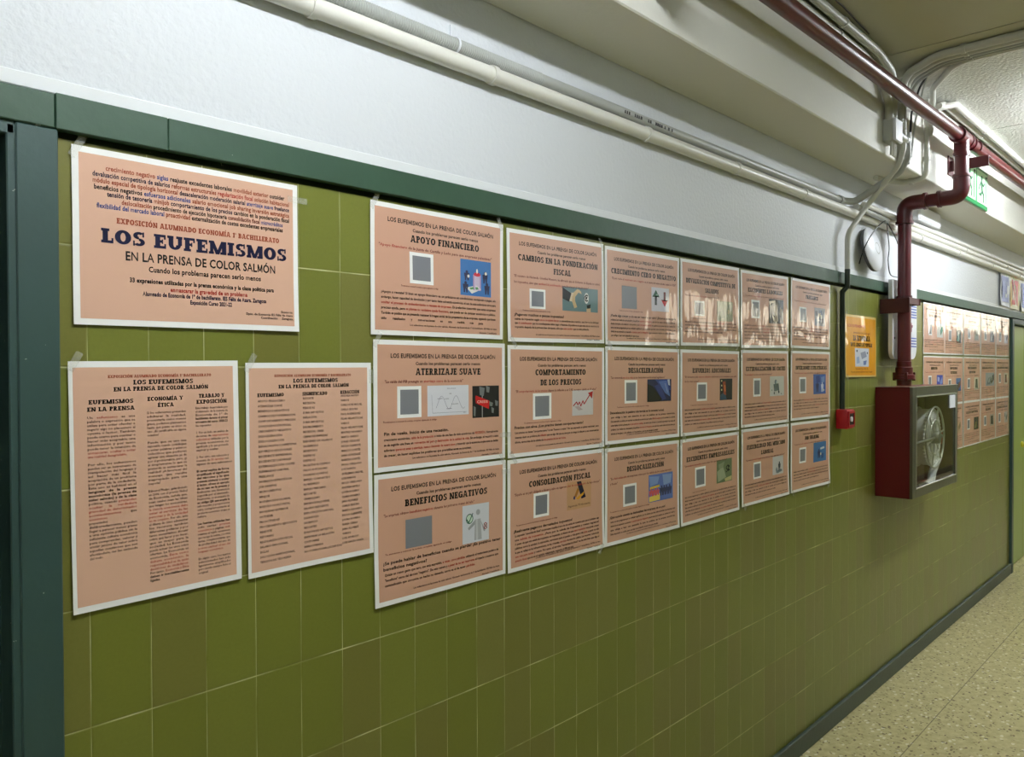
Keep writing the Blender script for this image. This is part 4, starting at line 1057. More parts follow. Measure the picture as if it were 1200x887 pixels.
for r_ in range(3):
    for c_ in range(5):
        if r_ == 2 and c_ == 0: continue                 # wholly behind the cabinet
        lines = FTT[r_][c_].split('|'); ti = []
        for t in lines: hw = min(.40, len(t)*.021); ti.append((t, .5-hw, .5+hw))
        y0 = .38 if len(lines) == 1 else .46
        if r_ == 1 and c_ == 3: pr_ = (.32, .36, .93, .68)
        else: pr_ = (.62, y0, .90, y0+.28)
        d = dict(title=ti, label=(.22, y0+.01, .38, y0+.25), pics=[(FP[r_][c_], pr_)], bv=.72, dv=.043, n=4)
        if r_ == 1 and c_ == 3: d['label'] = None
        s = euphemism_sheet(d, .444, .306, seed=200+r_*10+c_, far=True)
        o = s.build('poster', (XC[c_], 0, (1.907, 1.588, 1.283)[r_]), (.003, -.002, -.001)[r_], None)
        tag(o, 'salmon poster with %s, %s in the %s row beyond hose cabinet' % (FL[r_][c_].split(',')[0], ORD[c_+1], ROWN[r_+1]), 'poster', 'salmon posters beyond the hose cabinet')

# ---- orange poster
s = Sheet(.423, .304, wave_fn(61, .423, .304, .0016, .006)); s.grid = (28, 20)
s.rect('sheet', 0, 0, 1, 1, ink('cream', (226, 196, 120), True), 0, 28, 20)
s.rect('printed_panel', .02, .035, .98, .975, ink('orange', (232, 160, 26), True), 1, 28, 20)
s.text('heading', [('LOS EUFEMISMOS', ink('orange_red', (196, 74, 30), True))], .175, .013, .06, .62, style='bold')
s.text('heading', [('EXPOSICIÓN DE ALUMNADO', ink('orange_brown', (150, 84, 20), True))], .285, .007, .25, .78, style='bold')
s.text('title', [('LA ECONOMÍA', K('black', True))], .37, .026, .24, .78, style='slab')
s.text('title', [('EN EL LENGUAJE POPULAR', K('black', True))], .475, .018, .16, .86, style='slab')
s.rect('picture', .29, .53, .74, .83, ink('pale', (214, 220, 232), True), 2, 6, 6)
m_ = uvmap((.29, .53, .74, .83))
for pts, c in (([(.1, .1), (.2, .1), (.18, .22), (.1, .2)], (60, 60, 90)), ([(.4, .25), (.75, .15), (.85, .45), (.5, .6)], (150, 156, 176)), ([(.1, .5), (.3, .45), (.35, .8), (.12, .85)], (160, 180, 220)), ([(.6, .7), (.85, .65), (.8, .9), (.62, .92)], (110, 130, 180)), ([(.85, .2), (.92, .2), (.92, .3), (.85, .3)], (40, 40, 60))): pg(s, m_, pts, c)
s.text('footer', [('Exposición Curso 2021-22', ink('orange_brown', (150, 84, 20), True))], .865, .007, .30, .72, style='bold')
s.text('footer', [('Alumnado de Economía. IES Félix de Azara. Zaragoza', ink('orange_brown', (150, 84, 20), True))], .915, .007, .15, .86, style='bold')
o = s.build('poster', (4.036, 0, 1.779), -.004, None); o['label'] = 'bright orange poster reading LA ECONOMÍA between the near grid and the red fire pipe'; o['category'] = 'poster'
tapes(o, .423, .304, 4, s.wave, 2)

# ---- children's drawings on the white wall, far right
def letter_sheet(ch, x, w, z, h, seed, bg, ink_, extra, label):
    s = Sheet(w, h, wave_fn(seed, w, h, .007, .012)); s.grid = (28, 20)
    s.rect('sheet', 0, 0, 1, 1, ink(*bg, False), 0, 28, 20)
    for i, (pts, c) in enumerate(extra): s.poly('drawn_patch', pts, ink('%02x%02x%02x' % c, c, False), 3+i % 3)
    gv, gt, adv = slab(ch); cap = h*.70; k = w*.72/(gv[:, 0].max()-gv[:, 0].min())
    p = np.empty_like(gv); p[:, 0] = (gv[:, 0]-gv[:, 0].min())*k-w*.38; p[:, 1] = gv[:, 1]*cap-h*.38
    s.add('painted_letter', p, gt, ink('%02x%02x%02x' % ink_, ink_, False), 8)
    o = s.build('letter_sheet', (x, 0, z), 0, None); tag(o, label, 'letter sheet', 'sheets of painted letters above the rail')
letter_sheet('E', 7.115, .33, 2.288, .285, 71, ('paper', (214, 218, 226)), (84, 100, 172), [([(.55, .05), (.95, .07), (.9, .22), (.6, .2)], (180, 206, 160)), ([(.45, .3), (.7, .3), (.68, .45), (.5, .46)], (150, 162, 206))], 'wavy sheet with a painted blue letter E standing above the rail')
letter_sheet('N', 7.465, .34, 2.284, .29, 73, ('cream_paper', (230, 224, 196)), (200, 72, 62), [([(.02, .25), (.14, .22), (.16, .92), (.04, .92)], (226, 190, 110)), ([(.84, .2), (.96, .25), (.95, .9), (.86, .88)], (226, 196, 120)), ([(.05, .03), (.6, .03), (.5, .14), (.05, .14)], (170, 206, 160))], 'wavy cream sheet with a painted red letter N above the rail')
letter_sheet('L', 7.825, .34, 2.280, .29, 77, ('white_paper', (232, 232, 230)), (116, 136, 196), [([(.60, .1), (.8, .1), (.78, .4), (.62, .42)], (224, 206, 130))], 'white sheet with a painted pale blue letter L above the rail')

# ------------------------------------------------------------------ fire main: pipe under the ceiling, drop to the hose cabinet
PX, PR = 4.40, .0302
zp = lambda x: 2.797+(x-2.2)*.0100
fp = empty('fire_main_pipe', (PX, -.36, zp(PX)), 'dark red fire pipe along the ceiling with a branch dropping to the hose cabinet', 'pipe')
def child(name, bm, mats, parent, smooth=True):
    o = bmobj(name, bm, mats, None, smooth); o.parent = parent
    o.matrix_parent_inverse = Matrix.Translation(parent.location).inverted(); return o
child('main_pipe', tube(nb(), [(x, -.36, zp(x)) for x in (XB, 0, PX, 8, XE)], PR, 22), M['pipe_red'], fp)
zt = zp(PX)
bm = nb()
tube(bm, [(PX-.075, -.36, zt), (PX+.085, -.36, zt+.001)], PR+.006, 22)
ring_on(bm, (PX-.075, -.36, zt), (1, 0, 0), 0, PR+.010, .010); ring_on(bm, (PX+.085, -.36, zt), (1, 0, 0), 0, PR+.010, .010)
tube(bm, [(PX, -.36, zt), (PX, -.36, zt-.085)], PR+.005, 22); ring_on(bm, (PX, -.36, zt-.085), (0, 0, 1), 0, PR+.009, .009)
child('tee_fitting', bm, M['pipe_red'], fp)
ring = nb(); ring_on(ring, (PX+.16, -.36, zp(PX+.16)), (1, 0, 0), PR, PR+.006, .008)
child('pipe_ring', ring, M['pipe_red'], fp)
ZH = 2.528; YW = -.095; RD = .0325
path = fillet([(PX, -.36, zt-.08), (PX, -.36, ZH), (PX, YW, ZH), (PX, YW, 1.60)], .062, 8)
child('drop_pipe', tube(nb(), path, RD, 22), M['pipe_red'], fp)
for (a, b, c) in (((PX, -.36, ZH+.10), (PX, -.36, ZH), (PX, -.26, ZH)), ((PX, -.195, ZH), (PX, YW, ZH), (PX, YW, ZH-.10))):
    bm = nb(); tube(bm, fillet([a, b, c], .064, 8), RD+.006, 22)
    for p, q in ((a, b), (c, b)):
        ring_on(bm, p, Vector(q)-Vector(p), 0, RD+.011, .007, seg=22)
    child('elbow_fitting', bm, M['pipe_red'], fp)
bm = nb()
lathe(bm, [(0, .0), (RD+.004, 0), (RD+.004, .030), (RD+.020, .034), (RD+.020, .056), (RD+.010, .060), (RD+.010, .095), (RD+.004, .099), (RD+.004, .125), (RD, .128)], Matrix.Translation((PX, YW, 1.578)), 24)
for k in range(4): box(bm, PX+(RD+.014)*math.cos(k*PI/2+.5)-.008, PX+(RD+.014)*math.cos(k*PI/2+.5)+.008, YW+(RD+.014)*math.sin(k*PI/2+.5)-.008, YW+(RD+.014)*math.sin(k*PI/2+.5)+.008, 1.605, 1.648, bev=.002)
child('flange_coupling', bm, M['pipe_red'], fp)
# brackets
br = empty('pipe_bracket', (4.62, YB, 2.745), 'dark red angle bracket under the ceiling fire pipe beside the exit sign', 'bracket')
child('wall_plate', box(nb(), 4.60, 4.70, YB-.006, YB-.0005, 2.690, 2.790, bev=.001), M['bracket_red'], br, False)
bm = nb(); box(bm, 4.628, 4.634, -.43, YB-.005, 2.710, 2.765, bev=.001); box(bm, 4.630, 4.680, -.43, YB-.005, 2.760, 2.766, bev=.001); child('bracket_arm', bm, M['bracket_red'], br, False)
bm = nb(); tube(bm, [(4.655, -.36+(PR+.003)*math.cos(t), zp(4.655)+(PR+.003)*math.sin(t)) for t in np.linspace(-.7, PI+.7, 20)], .004, 8); child('u_bolt', bm, M['bracket_red'], br)
br = empty('pipe_bracket', (1.79, YB, 2.70), 'dark red angle bracket of the fire pipe at the top edge of the picture', 'bracket')
child('wall_plate', box(nb(), 1.765, 1.80, YB-.006, YB-.0005, 2.672, 2.775, bev=.001), M['bracket_red'], br, False)
bm = nb(); box(bm, 1.785, 1.791, -.43, YB-.005, 2.675, 2.745, bev=.001); box(bm, 1.787, 1.835, -.43, YB-.005, 2.742, 2.748, bev=.001); child('bracket_arm', bm, M['bracket_red'], br, False)
bm = nb(); tube(bm, [(1.81, -.36+(PR+.003)*math.cos(t), zp(1.81)+(PR+.003)*math.sin(t)) for t in np.linspace(-.7, PI+.7, 20)], .004, 8); child('u_bolt', bm, M['bracket_red'], br)
br = empty('pipe_bracket', (PX, 0, 2.0), 'dark red wall bracket clamping the fire pipe above the hose cabinet', 'bracket')
child('wall_plate', box(nb(), PX-.03, PX+.055, -.034, -.026, 1.955, 2.055, bev=.002), M['bracket_red'], br, False)
bm = nb(); box(bm, PX-.085, PX-.079, -.145, -.001, 1.955, 2.03, bev=.001); box(bm, PX-.085, PX+.10, -.142, -.136, 2.00, 2.034, bev=.001); box(bm, PX+.094, PX+.100, -.145, -.062, 2.00, 2.034, bev=.001)
child('bracket_arm', bm, M['bracket_red'], br, False)
bm = nb(); ring_on(bm, (PX, YW, 2.035), (0, 0, 1), RD, RD+.005, .012, seg=24); ring_on(bm, (PX, YW, 2.000), (0, 0, 1), RD, RD+.004, .008, seg=24); child('pipe_clamp', bm, M['bracket_red'], br)

# ------------------------------------------------------------------ fire hose cabinet
CX0, CX1, CY, CZ0, CZ1 = 4.250, 5.080, -.167, 1.008, 1.572
hc = empty('fire_hose_cabinet', (CX0, 0, CZ0), 'dark red fire hose cabinet with a steel framed glass door and white hose reel inside', 'hose cabinet')
bm = nb(); t = .004
box(bm, CX0, CX0+t, CY, -.001, CZ0, CZ1); box(bm, CX1-t, CX1, CY, -.001, CZ0, CZ1); box(bm, CX0, CX1, CY, -.001, CZ0, CZ0+t); box(bm, CX0, CX1, CY, -.001, CZ1-t, CZ1)
child('cabinet_body', bm, M['cab_red'], hc, False)
child('back_panel', box(nb(), CX0+t, CX1-t, -.006, -.001, CZ0+t, CZ1-t), M['inner_red'], hc, False)
bm = nb(); fwd = .040; ya, yb = CY-.014, CY
for a in ((CX0, CX0+.052, CZ0, CZ1), (CX1-.040, CX1, CZ0, CZ1), (CX0+.052, CX1-.040, CZ0, CZ0+.046), (CX0+.052, CX1-.040, CZ1-.046, CZ1)):
    box(bm, a[0], a[1], ya, yb, a[2], a[3], bev=.0015)
dr = child('door_frame', bm, M['steel'], hc, False)
bm = nb(); gx0, gx1, gz0, gz1 = CX0+.050, CX1-.038, CZ0+.044, CZ1-.044
for a in ((gx0, gx0+.007, gz0, gz1), (gx1-.007, gx1, gz0, gz1), (gx0, gx1, gz0, gz0+.007), (gx0, gx1, gz1-.007, gz1)): box(bm, a[0], a[1], ya-.004, ya+.002, a[2], a[3], bev=.001)
child('glazing_bead', bm, M['alu'], hc, False)
child('top_edge', box(nb(), CX0, CX1, ya-.001, yb, CZ1, CZ1+.003), M['alu'], hc, False)
child('door_glass', box(nb(), gx0+.003, gx1-.003, ya+.004, ya+.007, gz0+.003, gz1-.003), M['glass'], hc, False)
child('white_sticker', box(nb(), gx1-.125, gx1-.016, ya-.0005, ya+.0035, gz1-.085, gz1-.012), M['white_pl'], hc, False)
child('red_instruction_label', box(nb(), CX1-t-.0015, CX1-t+.001, -.106, -.058, 1.222, 1.304), M['label_red'], hc, False)
# reel: two pressed discs with a flat white hose wound between
RX, RZ, RY = 4.760, 1.286, -.098
Q_ = .80
rl = lambda prof, mat, name, seg=48: child(name, lathe(nb(), prof, dirm((RX, RY, RZ), (0, -1, 0)), seg), mat, hc)
rl([(.035, -.040), (.160, -.040), (.168, -.036), (.160, -.033), (.035, -.035), (.035, -.040)], M['alu'], 'reel_disc')
bm = nb(); D = dirm((RX, RY, RZ), (0, -1, 0))
for rr, hh in ((.168, .050), (.095, .050)): tube(bm, [D @ Vector((rr*math.cos(a), rr*math.sin(a), hh)) for a in np.linspace(0, 2*PI, 49)], .0055, 10)
for k in range(6):
    a = k*PI/3+.2; tube(bm, [D @ Vector((.02*math.cos(a), .02*math.sin(a), .050)), D @ Vector((.168*math.cos(a), .168*math.sin(a), .050))], .0045, 8)
child('reel_rim', bm, M['alu'], hc)
bm = nb()
for k in range(9):
    r0 = .050+k*.0118; lathe(bm, [(r0, -.030), (r0+.010, -.032), (r0+.0115, 0), (r0+.010, .038), (r0, .036), (r0-.001, 0), (r0, -.030)], D, 44)
for k in range(44):
    a = 2*PI*k/44; c = D @ Vector((.153*math.cos(a), .153*math.sin(a), .032))
    lathe(bm, [(0, -.007), (.008, -.004), (.009, .003), (.004, .008), (0, .009)], dirm(c, (0, -1, 0)), 8)
child('wound_hose', bm, M['hose'], hc)
bm = nb(); lathe(bm, [(0, .075), (.03, .075), (.036, .06), (.036, -.04), (0, -.04)], D, 20); child('reel_hub', bm, M['brass'], hc)
bm = nb(); tube(bm, [(CX0+.006, RY-.052, RZ-.012), (RX-.10, RY-.054, RZ-.004), (RX+.06, RY-.056, RZ+.004)], .0075, 12); lathe(bm, [(0, -.012), (.014, -.012), (.014, .012), (0, .012)], dirm((RX+.065, RY-.056, RZ+.004), (1, 0, 0)), 14); child('swing_arm', bm, M['brass'], hc)
bm = nb(); tube(bm, fillet([(RX+.13, RY-.02, RZ-.06), (RX+.09, RY-.03, RZ-.15), (RX+.01, RY-.035, CZ0+.085), (RX-.04, RY-.04, CZ0+.030), (RX-.14, RY-.04, CZ0+.028)], .05), .020, 14); child('hose_tail', bm, M['hose'], hc)
bm = nb(); lathe(bm, [(0, 0), (.013, 0), (.016, .03), (.022, .05), (.022, .075), (.012, .09), (.009, .15), (.012, .155), (0, .156)], dirm((RX-.13, RY-.04, CZ0+.028), (-1, 0, .05)), 18); child('nozzle', bm, M['black_pl'], hc)
bm = nb(); tube(bm, fillet([(PX, YW, CZ1-.003), (PX, YW, CZ1-.10), (PX+.10, -.045, RZ+.05), (RX, -.045, RZ)], .05), .018, 14); lathe(bm, [(0, -.03), (.03, -.03), (.03, .03), (0, .03)], dirm((PX, YW, CZ1-.06), (0, 0, 1)), 16); child('valve_pipe', bm, M['brass'], hc)

# ------------------------------------------------------------------ fire alarm call point and its conduit
cp = empty('alarm_call_point', (3.72, 0, 1.43), 'small red fire alarm call point under the dark vertical conduit', 'alarm button')
child('housing', box(nb(), 3.716, 3.806, -.054, -.001, 1.388, 1.478, bev=.004, seg=2), M['call_red'], cp)
bm = nb(); box(bm, 3.728, 3.796, -.0565, -.053, 1.400, 1.466, bev=.002); child('dark_window', bm, M['black_pl'], cp, False)
bm = nb()
for a in ((3.724, 3.734, 1.396, 1.470), (3.792, 3.802, 1.396, 1.470), (3.734, 3.792, 1.396, 1.406), (3.734, 3.792, 1.460, 1.470)): box(bm, a[0], a[1], -.060, -.054, a[2], a[3], bev=.001)
child('window_frame', bm, M['call_red'], cp, False)
child('press_button', lathe(nb(), [(0, -.002), (.012, -.002), (.012, .005), (0, .006)], dirm((3.758, -.057, 1.433), (0, -1, 0)), 18), M['white_pl'], cp)

def conduit(name, pts, r, mat, label, rad=.05, clamps=(), corr=None, group=None, clampmat=None):
    o = bmobj(name, tube(nb(), fillet(pts, rad), r, 14), mat, None, True)
    tag(o, label, 'conduit', group)
    for c, d, yb in clamps:
        bm = nb(); ring_on(bm, c, d, r, r+.0035, .008, seg=18)
        n = Vector((0, yb-c[1], 0)) if isinstance(yb, (int, float)) else Vector(yb)-Vector(c)
        k = Vector(c)+n*.5; e = Vector((.010, .010, .010)); h = n.length/2
        ax = [abs(n.x), abs(n.y), abs(n.z)].index(max(abs(n.x), abs(n.y), abs(n.z))); e[ax] = h
        box(bm, k.x-e.x, k.x+e.x, k.y-e.y, k.y+e.y, k.z-e.z, k.z+e.z)
        bmobj('clamp', bm, clampmat or mat, o, True)
    return o
X1, Z1 = 3.758, 2.13
tag(bmobj('conduit', tube(nb(), [(3.752, -.041, 2.135), (3.752, -.041, 2.055), (3.752, -.018, 2.03), (3.752, -.018, 1.476)], .0125, 14), M['dark_paint'], None, True), 'dark green painted conduit running down the tiles to the red call point', 'conduit')
conduit('conduit', [(3.752, -.041, 2.134), (3.752, -.041, 2.30), (3.90, -.085, 2.455), (3.80, -.25, 2.592), (3.80, -.27, 2.66), (3.80, -.27, 2.955)], .0125, M['conduit_p'], 'pale grey conduit curving from the dark painted conduit up over the beam edge', [.10, .10, .04, .05])

# ------------------------------------------------------------------ wall conduits under the beam
cl = [((x, -.0225, 2.4155), (1, 0, 0), 0.) for x in (.30, .893, 1.414, 2.104, 2.70, 3.30, 4.9, 5.7, 6.6, 7.5)]
o = conduit('conduit', [(XB, -.0225, 2.4155), (XE, -.0225, 2.4155)], .0205, M['conduit_w'], 'thick white painted conduit along the white wall under the grey conduit', clamps=cl)
n = 1300; xs = np.linspace(-.5, 1.60, n)
bm = nb(); tube(bm, [(x, -.0195, 2.4545) for x in xs],   .0175, 12, rfun=lambda i: .0175 if i % 4 < 2 else .0160)
o = bmobj('conduit', bm, M['conduit_g'], None, True); tag(o, 'grey corrugated conduit above the thick white one, ending in a bend up to the beam', 'conduit')
bm = nb(); tube(bm, fillet([(1.595, -.0195, 2.4545), (3.74, -.0195, 2.4545), (3.84, -.045, 2.462), (3.87, -.235, 2.578), (3.845, -.273, 2.63), (3.845, -.273, 2.74)], [.05, .05, .05, .04]), .0165, 14); bmobj('smooth_run', bm, M['conduit_g'], o, True)
bm = nb(); rg = random.Random(4)
for k in range(26): x = 1.97+k*.0105; (box(bm, x, x+rg.uniform(.003, .008), -.0372, -.0352, 2.448, 2.457) if rg.random() < .8 else None)
bmobj('printed_marking', bm, M['black_pl'], o)
bm = nb(); ring_on(bm, (3.715, -.0195, 2.4545), (1, 0, 0), 0, .021, .016); bmobj('coupling', bm, M['conduit_g'], o, True)
bm = nb(); lathe(bm, [(.0185, -.003), (.0195, -.003), (.0195, .003), (.0185, .003), (.0185, -.003)], dirm((1.29, -.0195, 2.4545), (1, 0, 0)), 18); box(bm, 1.289, 1.292, -.004, -.001, 2.470, 2.510); bmobj('cable_tie', bm, M['white_pl'], o, True)
conduit('conduit', [(3.92, -.0195, 2.4545), (XE, -.0195, 2.4545)], .0165, M['conduit_w'], 'white upper conduit along the wall to the right of the fire pipe', clamps=[((x, -.0195, 2.4545), (1, 0, 0), 0.) for x in (4.7, 5.9, 7.1)])
conduit('conduit', [(3.93, -.052, 2.462), (4.3, -.052, 2.459), (5.2, -.016, 2.489), (XE, -.016, 2.489)], .0135, M['conduit_w'], 'thin white conduit topmost on the wall right of the fire pipe', .1)
conduit('conduit', [(3.93, -.0555, 2.430), (4.25, -.0555, 2.425)], .0125, M['conduit_g'], 'short grey conduit stub crossing in front of the white conduits left of the fire pipe')
tag(bmobj('junction_box', box(box(nb(), 4.80, 5.22, -.050, -.001, 2.505, 2.592, bev=.004), 4.81, 5.21, -.054, -.049, 2.512, 2.585, bev=.003), M['white_pl']), 'white flat box on the wall behind the fire pipe elbow', 'junction box')
# right hand drop, under the soffit
conduit('conduit', [(4.178, -.262, 2.975), (4.178, -.262, 2.592), (4.178, -.15, 2.592), (4.06, -.10, 2.590), (3.98, -.09, 2.592)], .0125, M['conduit_p'], 'pale conduit dropping over the beam edge and bending under it, nearest the fire pipe', [.06, .05, .04],
        clamps=[((4.178, -.262, 2.69), (0, 0, 1), YB), ((4.178, -.19, 2.592), (0, 1, 0), (4.178, -.19, ZS))])
# pair along the ceiling corner
conduit('conduit', [(XB, -.304, 2.963), (3.36, -.304, 2.963), (3.55, -.300, 2.93), (3.64, -.278, 2.83), (3.645, -.275, 2.745)], .0165, M['conduit_p'], 'pale conduit along the ceiling corner, upper of the pair, turning down to the junction box', [.12, .10, .06],
        clamps=[((x, -.304, 2.963), (1, 0, 0), (x, -.304, ZC)) for x in (2.3, 3.0)])
conduit('conduit', [(XB, -.2635, 2.948), (3.30, -.2635, 2.948), (3.50, -.266, 2.91), (3.61, -.270, 2.82), (3.612, -.270, 2.745)], .0170, M['conduit_p'], 'thick pale conduit behind the fire pipe, lower of the pair along the ceiling corner', [.14, .10, .06],
        clamps=[((x, -.2635, 2.948), (1, 0, 0), YB) for x in (2.45, 3.05)])
tag(bmobj('cable', tube(nb(), [(2.2, -.338, ZC-.004), (2.9, -.336, ZC-.004), (3.05, -.330, ZC-.006), (3.20, -.3245, ZC-.008)], .0028, 8), M['black_pl'], None, True), 'thin black cable along the smooth ceiling beside the upper corner conduit', 'cable')
# junction box on the beam face with its stub
jb = empty('junction_box', (3.60, YB, 2.70), 'pale grey junction box on the beam face where the ceiling conduits come down', 'junction box')
child('box_body', box(nb(), 3.598, 3.692, -.288, YB-.0005, 2.655, 2.752, bev=.004), M['grey_pl'], jb, False)
child('box_lid', box(nb(), 3.598, 3.692, -.300, -.288, 2.655, 2.752, bev=.004), M['white_pl'], jb, False)
bm = nb(); tube(bm, [(3.69, -.272, 2.714), (3.80, -.280, 2.700)], .012, 12); lathe(bm, [(0, -.01), (.014, -.01), (.014, .012), (0, .012)], dirm((3.805, -.280, 2.700), (1, 0, 0)), 12); child('stub_pipe', bm, M['white_pl'], jb)
bm = nb()
for i, x in enumerate((3.625, 3.655, 3.675)): tube(bm, [(x, -.275, 2.655), (x+.002, -.272, 2.60)], .006, 8)
child('cable_tail', bm, M['conduit_p'], jb)
# conduits crossing the corridor ceiling
for i, (xc, r_, mt, y1, z1, lab) in enumerate(((3.590, .0165, 'conduit_p', -.30, 2.76, 'pale conduit crossing the corridor ceiling, nearest the smooth ceiling panel'), (3.634, .0155, 'conduit_p', -.30, 2.74, 'pale conduit crossing the corridor ceiling, second from the smooth panel'),
                                               (3.672, .0125, 'conduit_g', -.285, 2.72, 'grey conduit crossing the corridor ceiling, third from the smooth panel'), (3.703, .0110, 'conduit_g', -.28, 2.62, 'grey conduit crossing the corridor ceiling, fourth from the smooth panel'))):
    xd = 3.715+.042*i
    conduit('conduit', [(xc, YR+.002, ZC-.0185), (xc, -.46, ZC-.0185), (xd-.02, -.31, ZC-.03), (xd, y1+.02, 2.86), (xd, y1+.02, z1)], r_, M[mt], lab, [.14, .10, .08],
            clamps=[((xc, -.56, ZC-.0185), (0, 1, 0), (xc, -.56, ZC)), ((xc, -1.2, ZC-.0185), (0, 1, 0), (xc, -1.2, ZC))])
conduit('conduit', [(3.733, YR+.002, ZC-.012), (3.733, -.50, ZC-.012), (4.02, -.33, ZC-.013), (4.185, -.285, ZC-.05), (4.190, -.272, 2.80)], .0135, M['conduit_p'], 'pale conduit looping over the fire pipe beside the white plate', [.16, .12, .06])
tag(bmobj('cable', tube(nb(), fillet([(3.757, YR+.002, ZC-.006), (3.757, -.40, ZC-.006), (3.93, -.30, ZC-.02), (3.96, -.256, 2.86), (3.93, -.252, 2.62)], .06), .005, 8), M['black_pl'], None, True), 'thin black cable crossing the ceiling at the edge of the rough panel', 'cable')
tag(bmobj('cable', tube(nb(), fillet([(3.776, YR+.002, ZC-.006), (3.776, -.38, ZC-.006), (4.0, -.29, ZC-.03), (4.02, -.254, 2.83), (3.97, -.252, 2.66)], .06), .0045, 8), M['grey_pl'], None, True), 'thin grey cable crossing the ceiling beside the black one', 'cable')
for xc, lab in ((3.6125, 'thin black rod added as the shadow gap between the first and second crossing conduits'), (3.6545, 'thin black rod added as the shadow gap between the second and third crossing conduits')):  # black rods added to stand for the shade in the gaps between conduits
    tag(bmobj('cable', tube(nb(), [(xc, YR+.002, ZC-.007), (xc, -.9, ZC-.008), (xc, -.56, ZC-.009), (xc+.003, -.47, ZC-.011)], .0045, 8), M['black_pl'], None, True), lab, 'cable')  # not real cables: added rods standing for the shadow gaps
pl = empty('cover_plate', (3.98, YB, 2.93), 'small white square plate on the beam behind the fire pipe', 'cover plate')
child('plate', box(nb(), 3.885, 4.06, -.262, YB-.0005, 2.87, 2.975, bev=.003), M['white_pl'], pl, False)
bm = nb(); [lathe(bm, [(0, 0), (.006, 0), (.005, .002), (0, .0025)], dirm((x, -.262, z), (0, -1, 0)), 10) for x in (3.90, 4.045) for z in (2.885, 2.96)]; child('screw', bm, M['alu'], pl)
for i, (z, y, r_, lab) in enumerate(((2.967, -.352, .016, 'white conduit along the ceiling beyond the crossing, outermost of three'), (2.967, -.312, .015, 'white conduit along the ceiling beyond the crossing, middle of three'), (2.955, -.268, .015, 'white conduit along the ceiling corner beyond the crossing, innermost of three'))):
    conduit('conduit', [(4.22-.03*i, y+.06*(i == 0), z-.03), (4.32-.03*i, y, z), (XE, y, z)], r_, M['conduit_w'], lab, .05, clamps=[((x, y, z), (1, 0, 0), (x, y, ZC)) for x in (4.9+.1*i, 6.2, 7.6)])

# ------------------------------------------------------------------ exit sign on the beam face
ex = empty('exit_sign', (5.16, YB, 2.72), 'green emergency exit sign with two pale running-figure panels on the beam behind the red pipe', 'sign')
EX0, EX1, EZ0, EZ1 = 4.86, 5.405, 2.608, 2.835
M['exit_green'] = plain('exit_green', srgb(34, 142, 84), .3); M['exit_pale'] = plain('exit_pale', srgb(196, 244, 196), .35); M['exit_dark'] = plain('exit_dark', srgb(10, 86, 52), .4)
child('sign_plate', box(nb(), EX0, EX1, YB-.014, YB-.0005, EZ0, EZ1, bev=.003), M['exit_green'], ex, False)
bm = nb(); W_ = (EX1-EX0)
for k in (0, 1):
    a = EX0+.018+k*(W_/2-.004); box(bm, a, a+W_/2-.036, YB-.0165, YB-.0135, EZ0+.022, EZ1-.018)
child('pictogram_panel', bm, M['exit_pale'], ex, False)
for k in (0, 1):
    bm = nb(); cx = EX0+.018+k*(W_/2-.004)+(W_/2-.036)/2; y = YB-.0180
    def st(p, q, th):
        d = Vector((q[0]-p[0], 0, q[1]-p[1])); n_ = Vector((-d.z, 0, d.x)).normalized()*th/2
        vs = [Vector((cx+p[0], y, EZ0+p[1]))-n_, Vector((cx+q[0], y, EZ0+q[1]))-n_, Vector((cx+q[0], y, EZ0+q[1]))+n_, Vector((cx+p[0], y, EZ0+p[1]))+n_]
        f = [bm.verts.new(v) for v in vs]; g = [bm.verts.new(v+Vector((0, .002, 0))) for v in vs]
        bm.faces.new(f); bm.faces.new(g[::-1])
        for i in range(4): bm.faces.new((f[i], g[i], g[(i+1) % 4], f[(i+1) % 4]))
    lathe(bm, [(0, -.001), (.014, -.001), (.014, .001), (0, .001)], dirm((cx-.02, y, EZ0+.170), (0, -1, 0)), 16)
    for p, q, th in (((-.025, .155), (-.005, .095), .024), ((-.005, .100), (.030, .075), .016), ((.030, .075), (.022, .035), .014), ((-.008, .095), (-.045, .070), .016), ((-.045, .070), (-.075, .074), .012), ((-.022, .150), (.020, .130), .011), ((.020, .130), (.045, .148), .010), ((-.028, .150), (-.06, .125), .011), ((-.06, .125), (-.078, .100), .010), ((.075, .035), (.075, .190), .010), ((.075, .190), (.105, .190), .010)): st(p, q, th)
    child('running_figure', bm, M['exit_dark'], ex, False)

# ------------------------------------------------------------------ white disc access point hanging from the conduits
ap = empty('access_point', (4.085, -.040, 2.262), 'white disc access point hanging tilted on the wall left of the fire pipe', 'access point')
ap.rotation_euler = (math.radians(-10), 0, 0)
bm = nb(); lathe(bm, [(0, .026), (.03, .026), (.075, .021), (.104, .011), (.112, .004), (.112, .0), (0, 0)], dirm((0, 0, 0), (0, -1, 0)), 44); bmobj('cover', bm, M['white_pl'], ap, True)
bm = nb(); lathe(bm, [(0, 0), (.108, 0), (.112, -.004), (.108, -.016), (0, -.018)], dirm((0, 0, 0), (0, -1, 0)), 44); bmobj('back_shell', bm, plain('dark_grey_plastic', srgb(84, 84, 88), .5), ap, True)
bm = nb(); lathe(bm, [(.026, .0262), (.028, .0270), (.030, .0262)], dirm((0, 0, 0), (0, -1, 0)), 32); bmobj('logo_ring', bm, M['grey_pl'], ap, True)
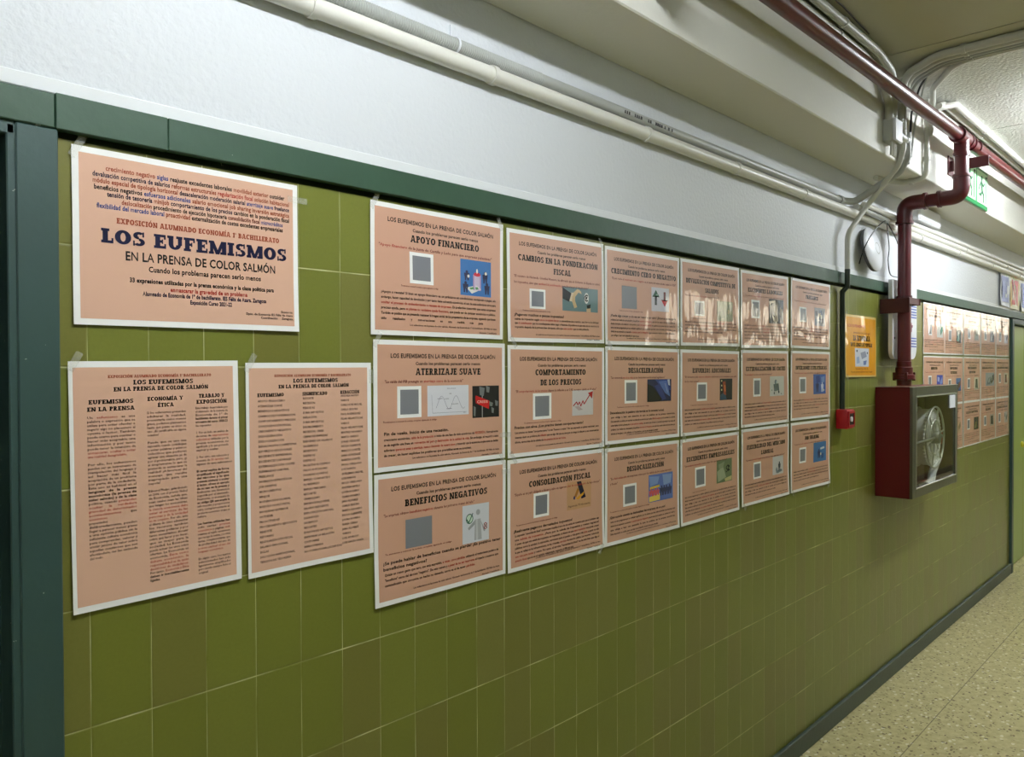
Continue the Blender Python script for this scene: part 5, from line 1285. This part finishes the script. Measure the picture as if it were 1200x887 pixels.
def cable(pts, label, r=.0028, mat='black_pl'):
    P_ = [Vector(p) for p in pts]; out = []
    for i in range(len(P_)-1):
        p0, p1, p2, p3 = P_[max(i-1, 0)], P_[i], P_[i+1], P_[min(i+2, len(P_)-1)]
        for k in range(8):
            t = k/8; out.append(.5*((2*p1)+(p2-p0)*t+(2*p0-5*p1+4*p2-p3)*t*t+(3*p1-p0-3*p2+p3)*t**3))
    out.append(P_[-1]); tag(bmobj('cable', tube(nb(), out, r, 8), M[mat], None, True), label, 'cable')
cable([(4.27, -.050, 2.42), (4.19, -.066, 2.415), (4.09, -.078, 2.385), (4.005, -.072, 2.335), (3.965, -.055, 2.28), (3.962, -.035, 2.23), (3.985, -.012, 2.185)], 'thin black cable arching over the left rim of the white disc')
cable([(4.27, -.050, 2.42), (4.255, -.060, 2.35), (4.225, -.075, 2.28), (4.21, -.075, 2.22), (4.25, -.068, 2.165), (4.33, -.055, 2.15), (4.47, -.040, 2.155)], 'thin black cable looping from the conduits down between white disc and fire pipe')
cable([(4.27, -.050, 2.42), (4.36, -.045, 2.39), (4.45, -.04, 2.352), (4.50, -.03, 2.34)], 'short black cable slanting from the conduits to behind the fire pipe')

# ------------------------------------------------------------------ striped plate behind the fire pipe
sp = empty('striped_plate', (4.72, 0, 1.9), 'narrow white plate with blue stripes and rounded foot behind the red drop pipe', 'sign')
bm = nb(); n = 10; x0, x1, z0, z1 = 4.330, 4.738, 1.718, 2.132
pts = [(x0, z1), (x1, z1)]+[(x1-.07+.07*math.cos(-PI/2*k/n), z0+.07+.07*math.sin(-PI/2*k/n)) for k in range(n+1)]+[(x0+.05+.05*math.cos(-PI/2-PI/2*k/n), z0+.05+.05*math.sin(-PI/2-PI/2*k/n)) for k in range(n+1)]
f = [bm.verts.new((x, -.058, z)) for x, z in pts]; g = [bm.verts.new((x, -.038, z)) for x, z in pts]
bm.faces.new(f); bm.faces.new(g[::-1])
for i in range(len(f)): bm.faces.new((f[i], g[i], g[(i+1) % len(f)], f[(i+1) % len(f)]))
child('plate', bm, M['white_pl'], sp, False)
M['stripe_blue'] = plain('stripe_blue', srgb(70, 92, 178), .4); M['mark_pink'] = plain('mark_pink', srgb(176, 88, 128), .4)
bm = nb()
for k in range(7): box(bm, 4.56, 4.730, -.0592, -.0575, 2.034-k*.015, 2.041-k*.015)
for k in range(4): box(bm, 4.56, 4.730, -.0592, -.0575, 1.830-k*.015, 1.837-k*.015)
child('blue_stripes', bm, M['stripe_blue'], sp, False)
bm = nb(); box(bm, 4.60, 4.665, -.0592, -.0575, 1.892, 1.906); box(bm, 4.63, 4.648, -.0592, -.0575, 1.868, 1.918); child('pink_mark', bm, M['mark_pink'], sp, False)
bm = nb(); [lathe(bm, [(0, 0), (.006, 0), (.006, .002), (0, .002)], dirm((4.366, -.058, z), (0, -1, 0)), 12) for z in (1.97, 1.828)]; child('screw_hole', bm, M['black_pl'], sp)

bpy.data.objects.remove(_co)
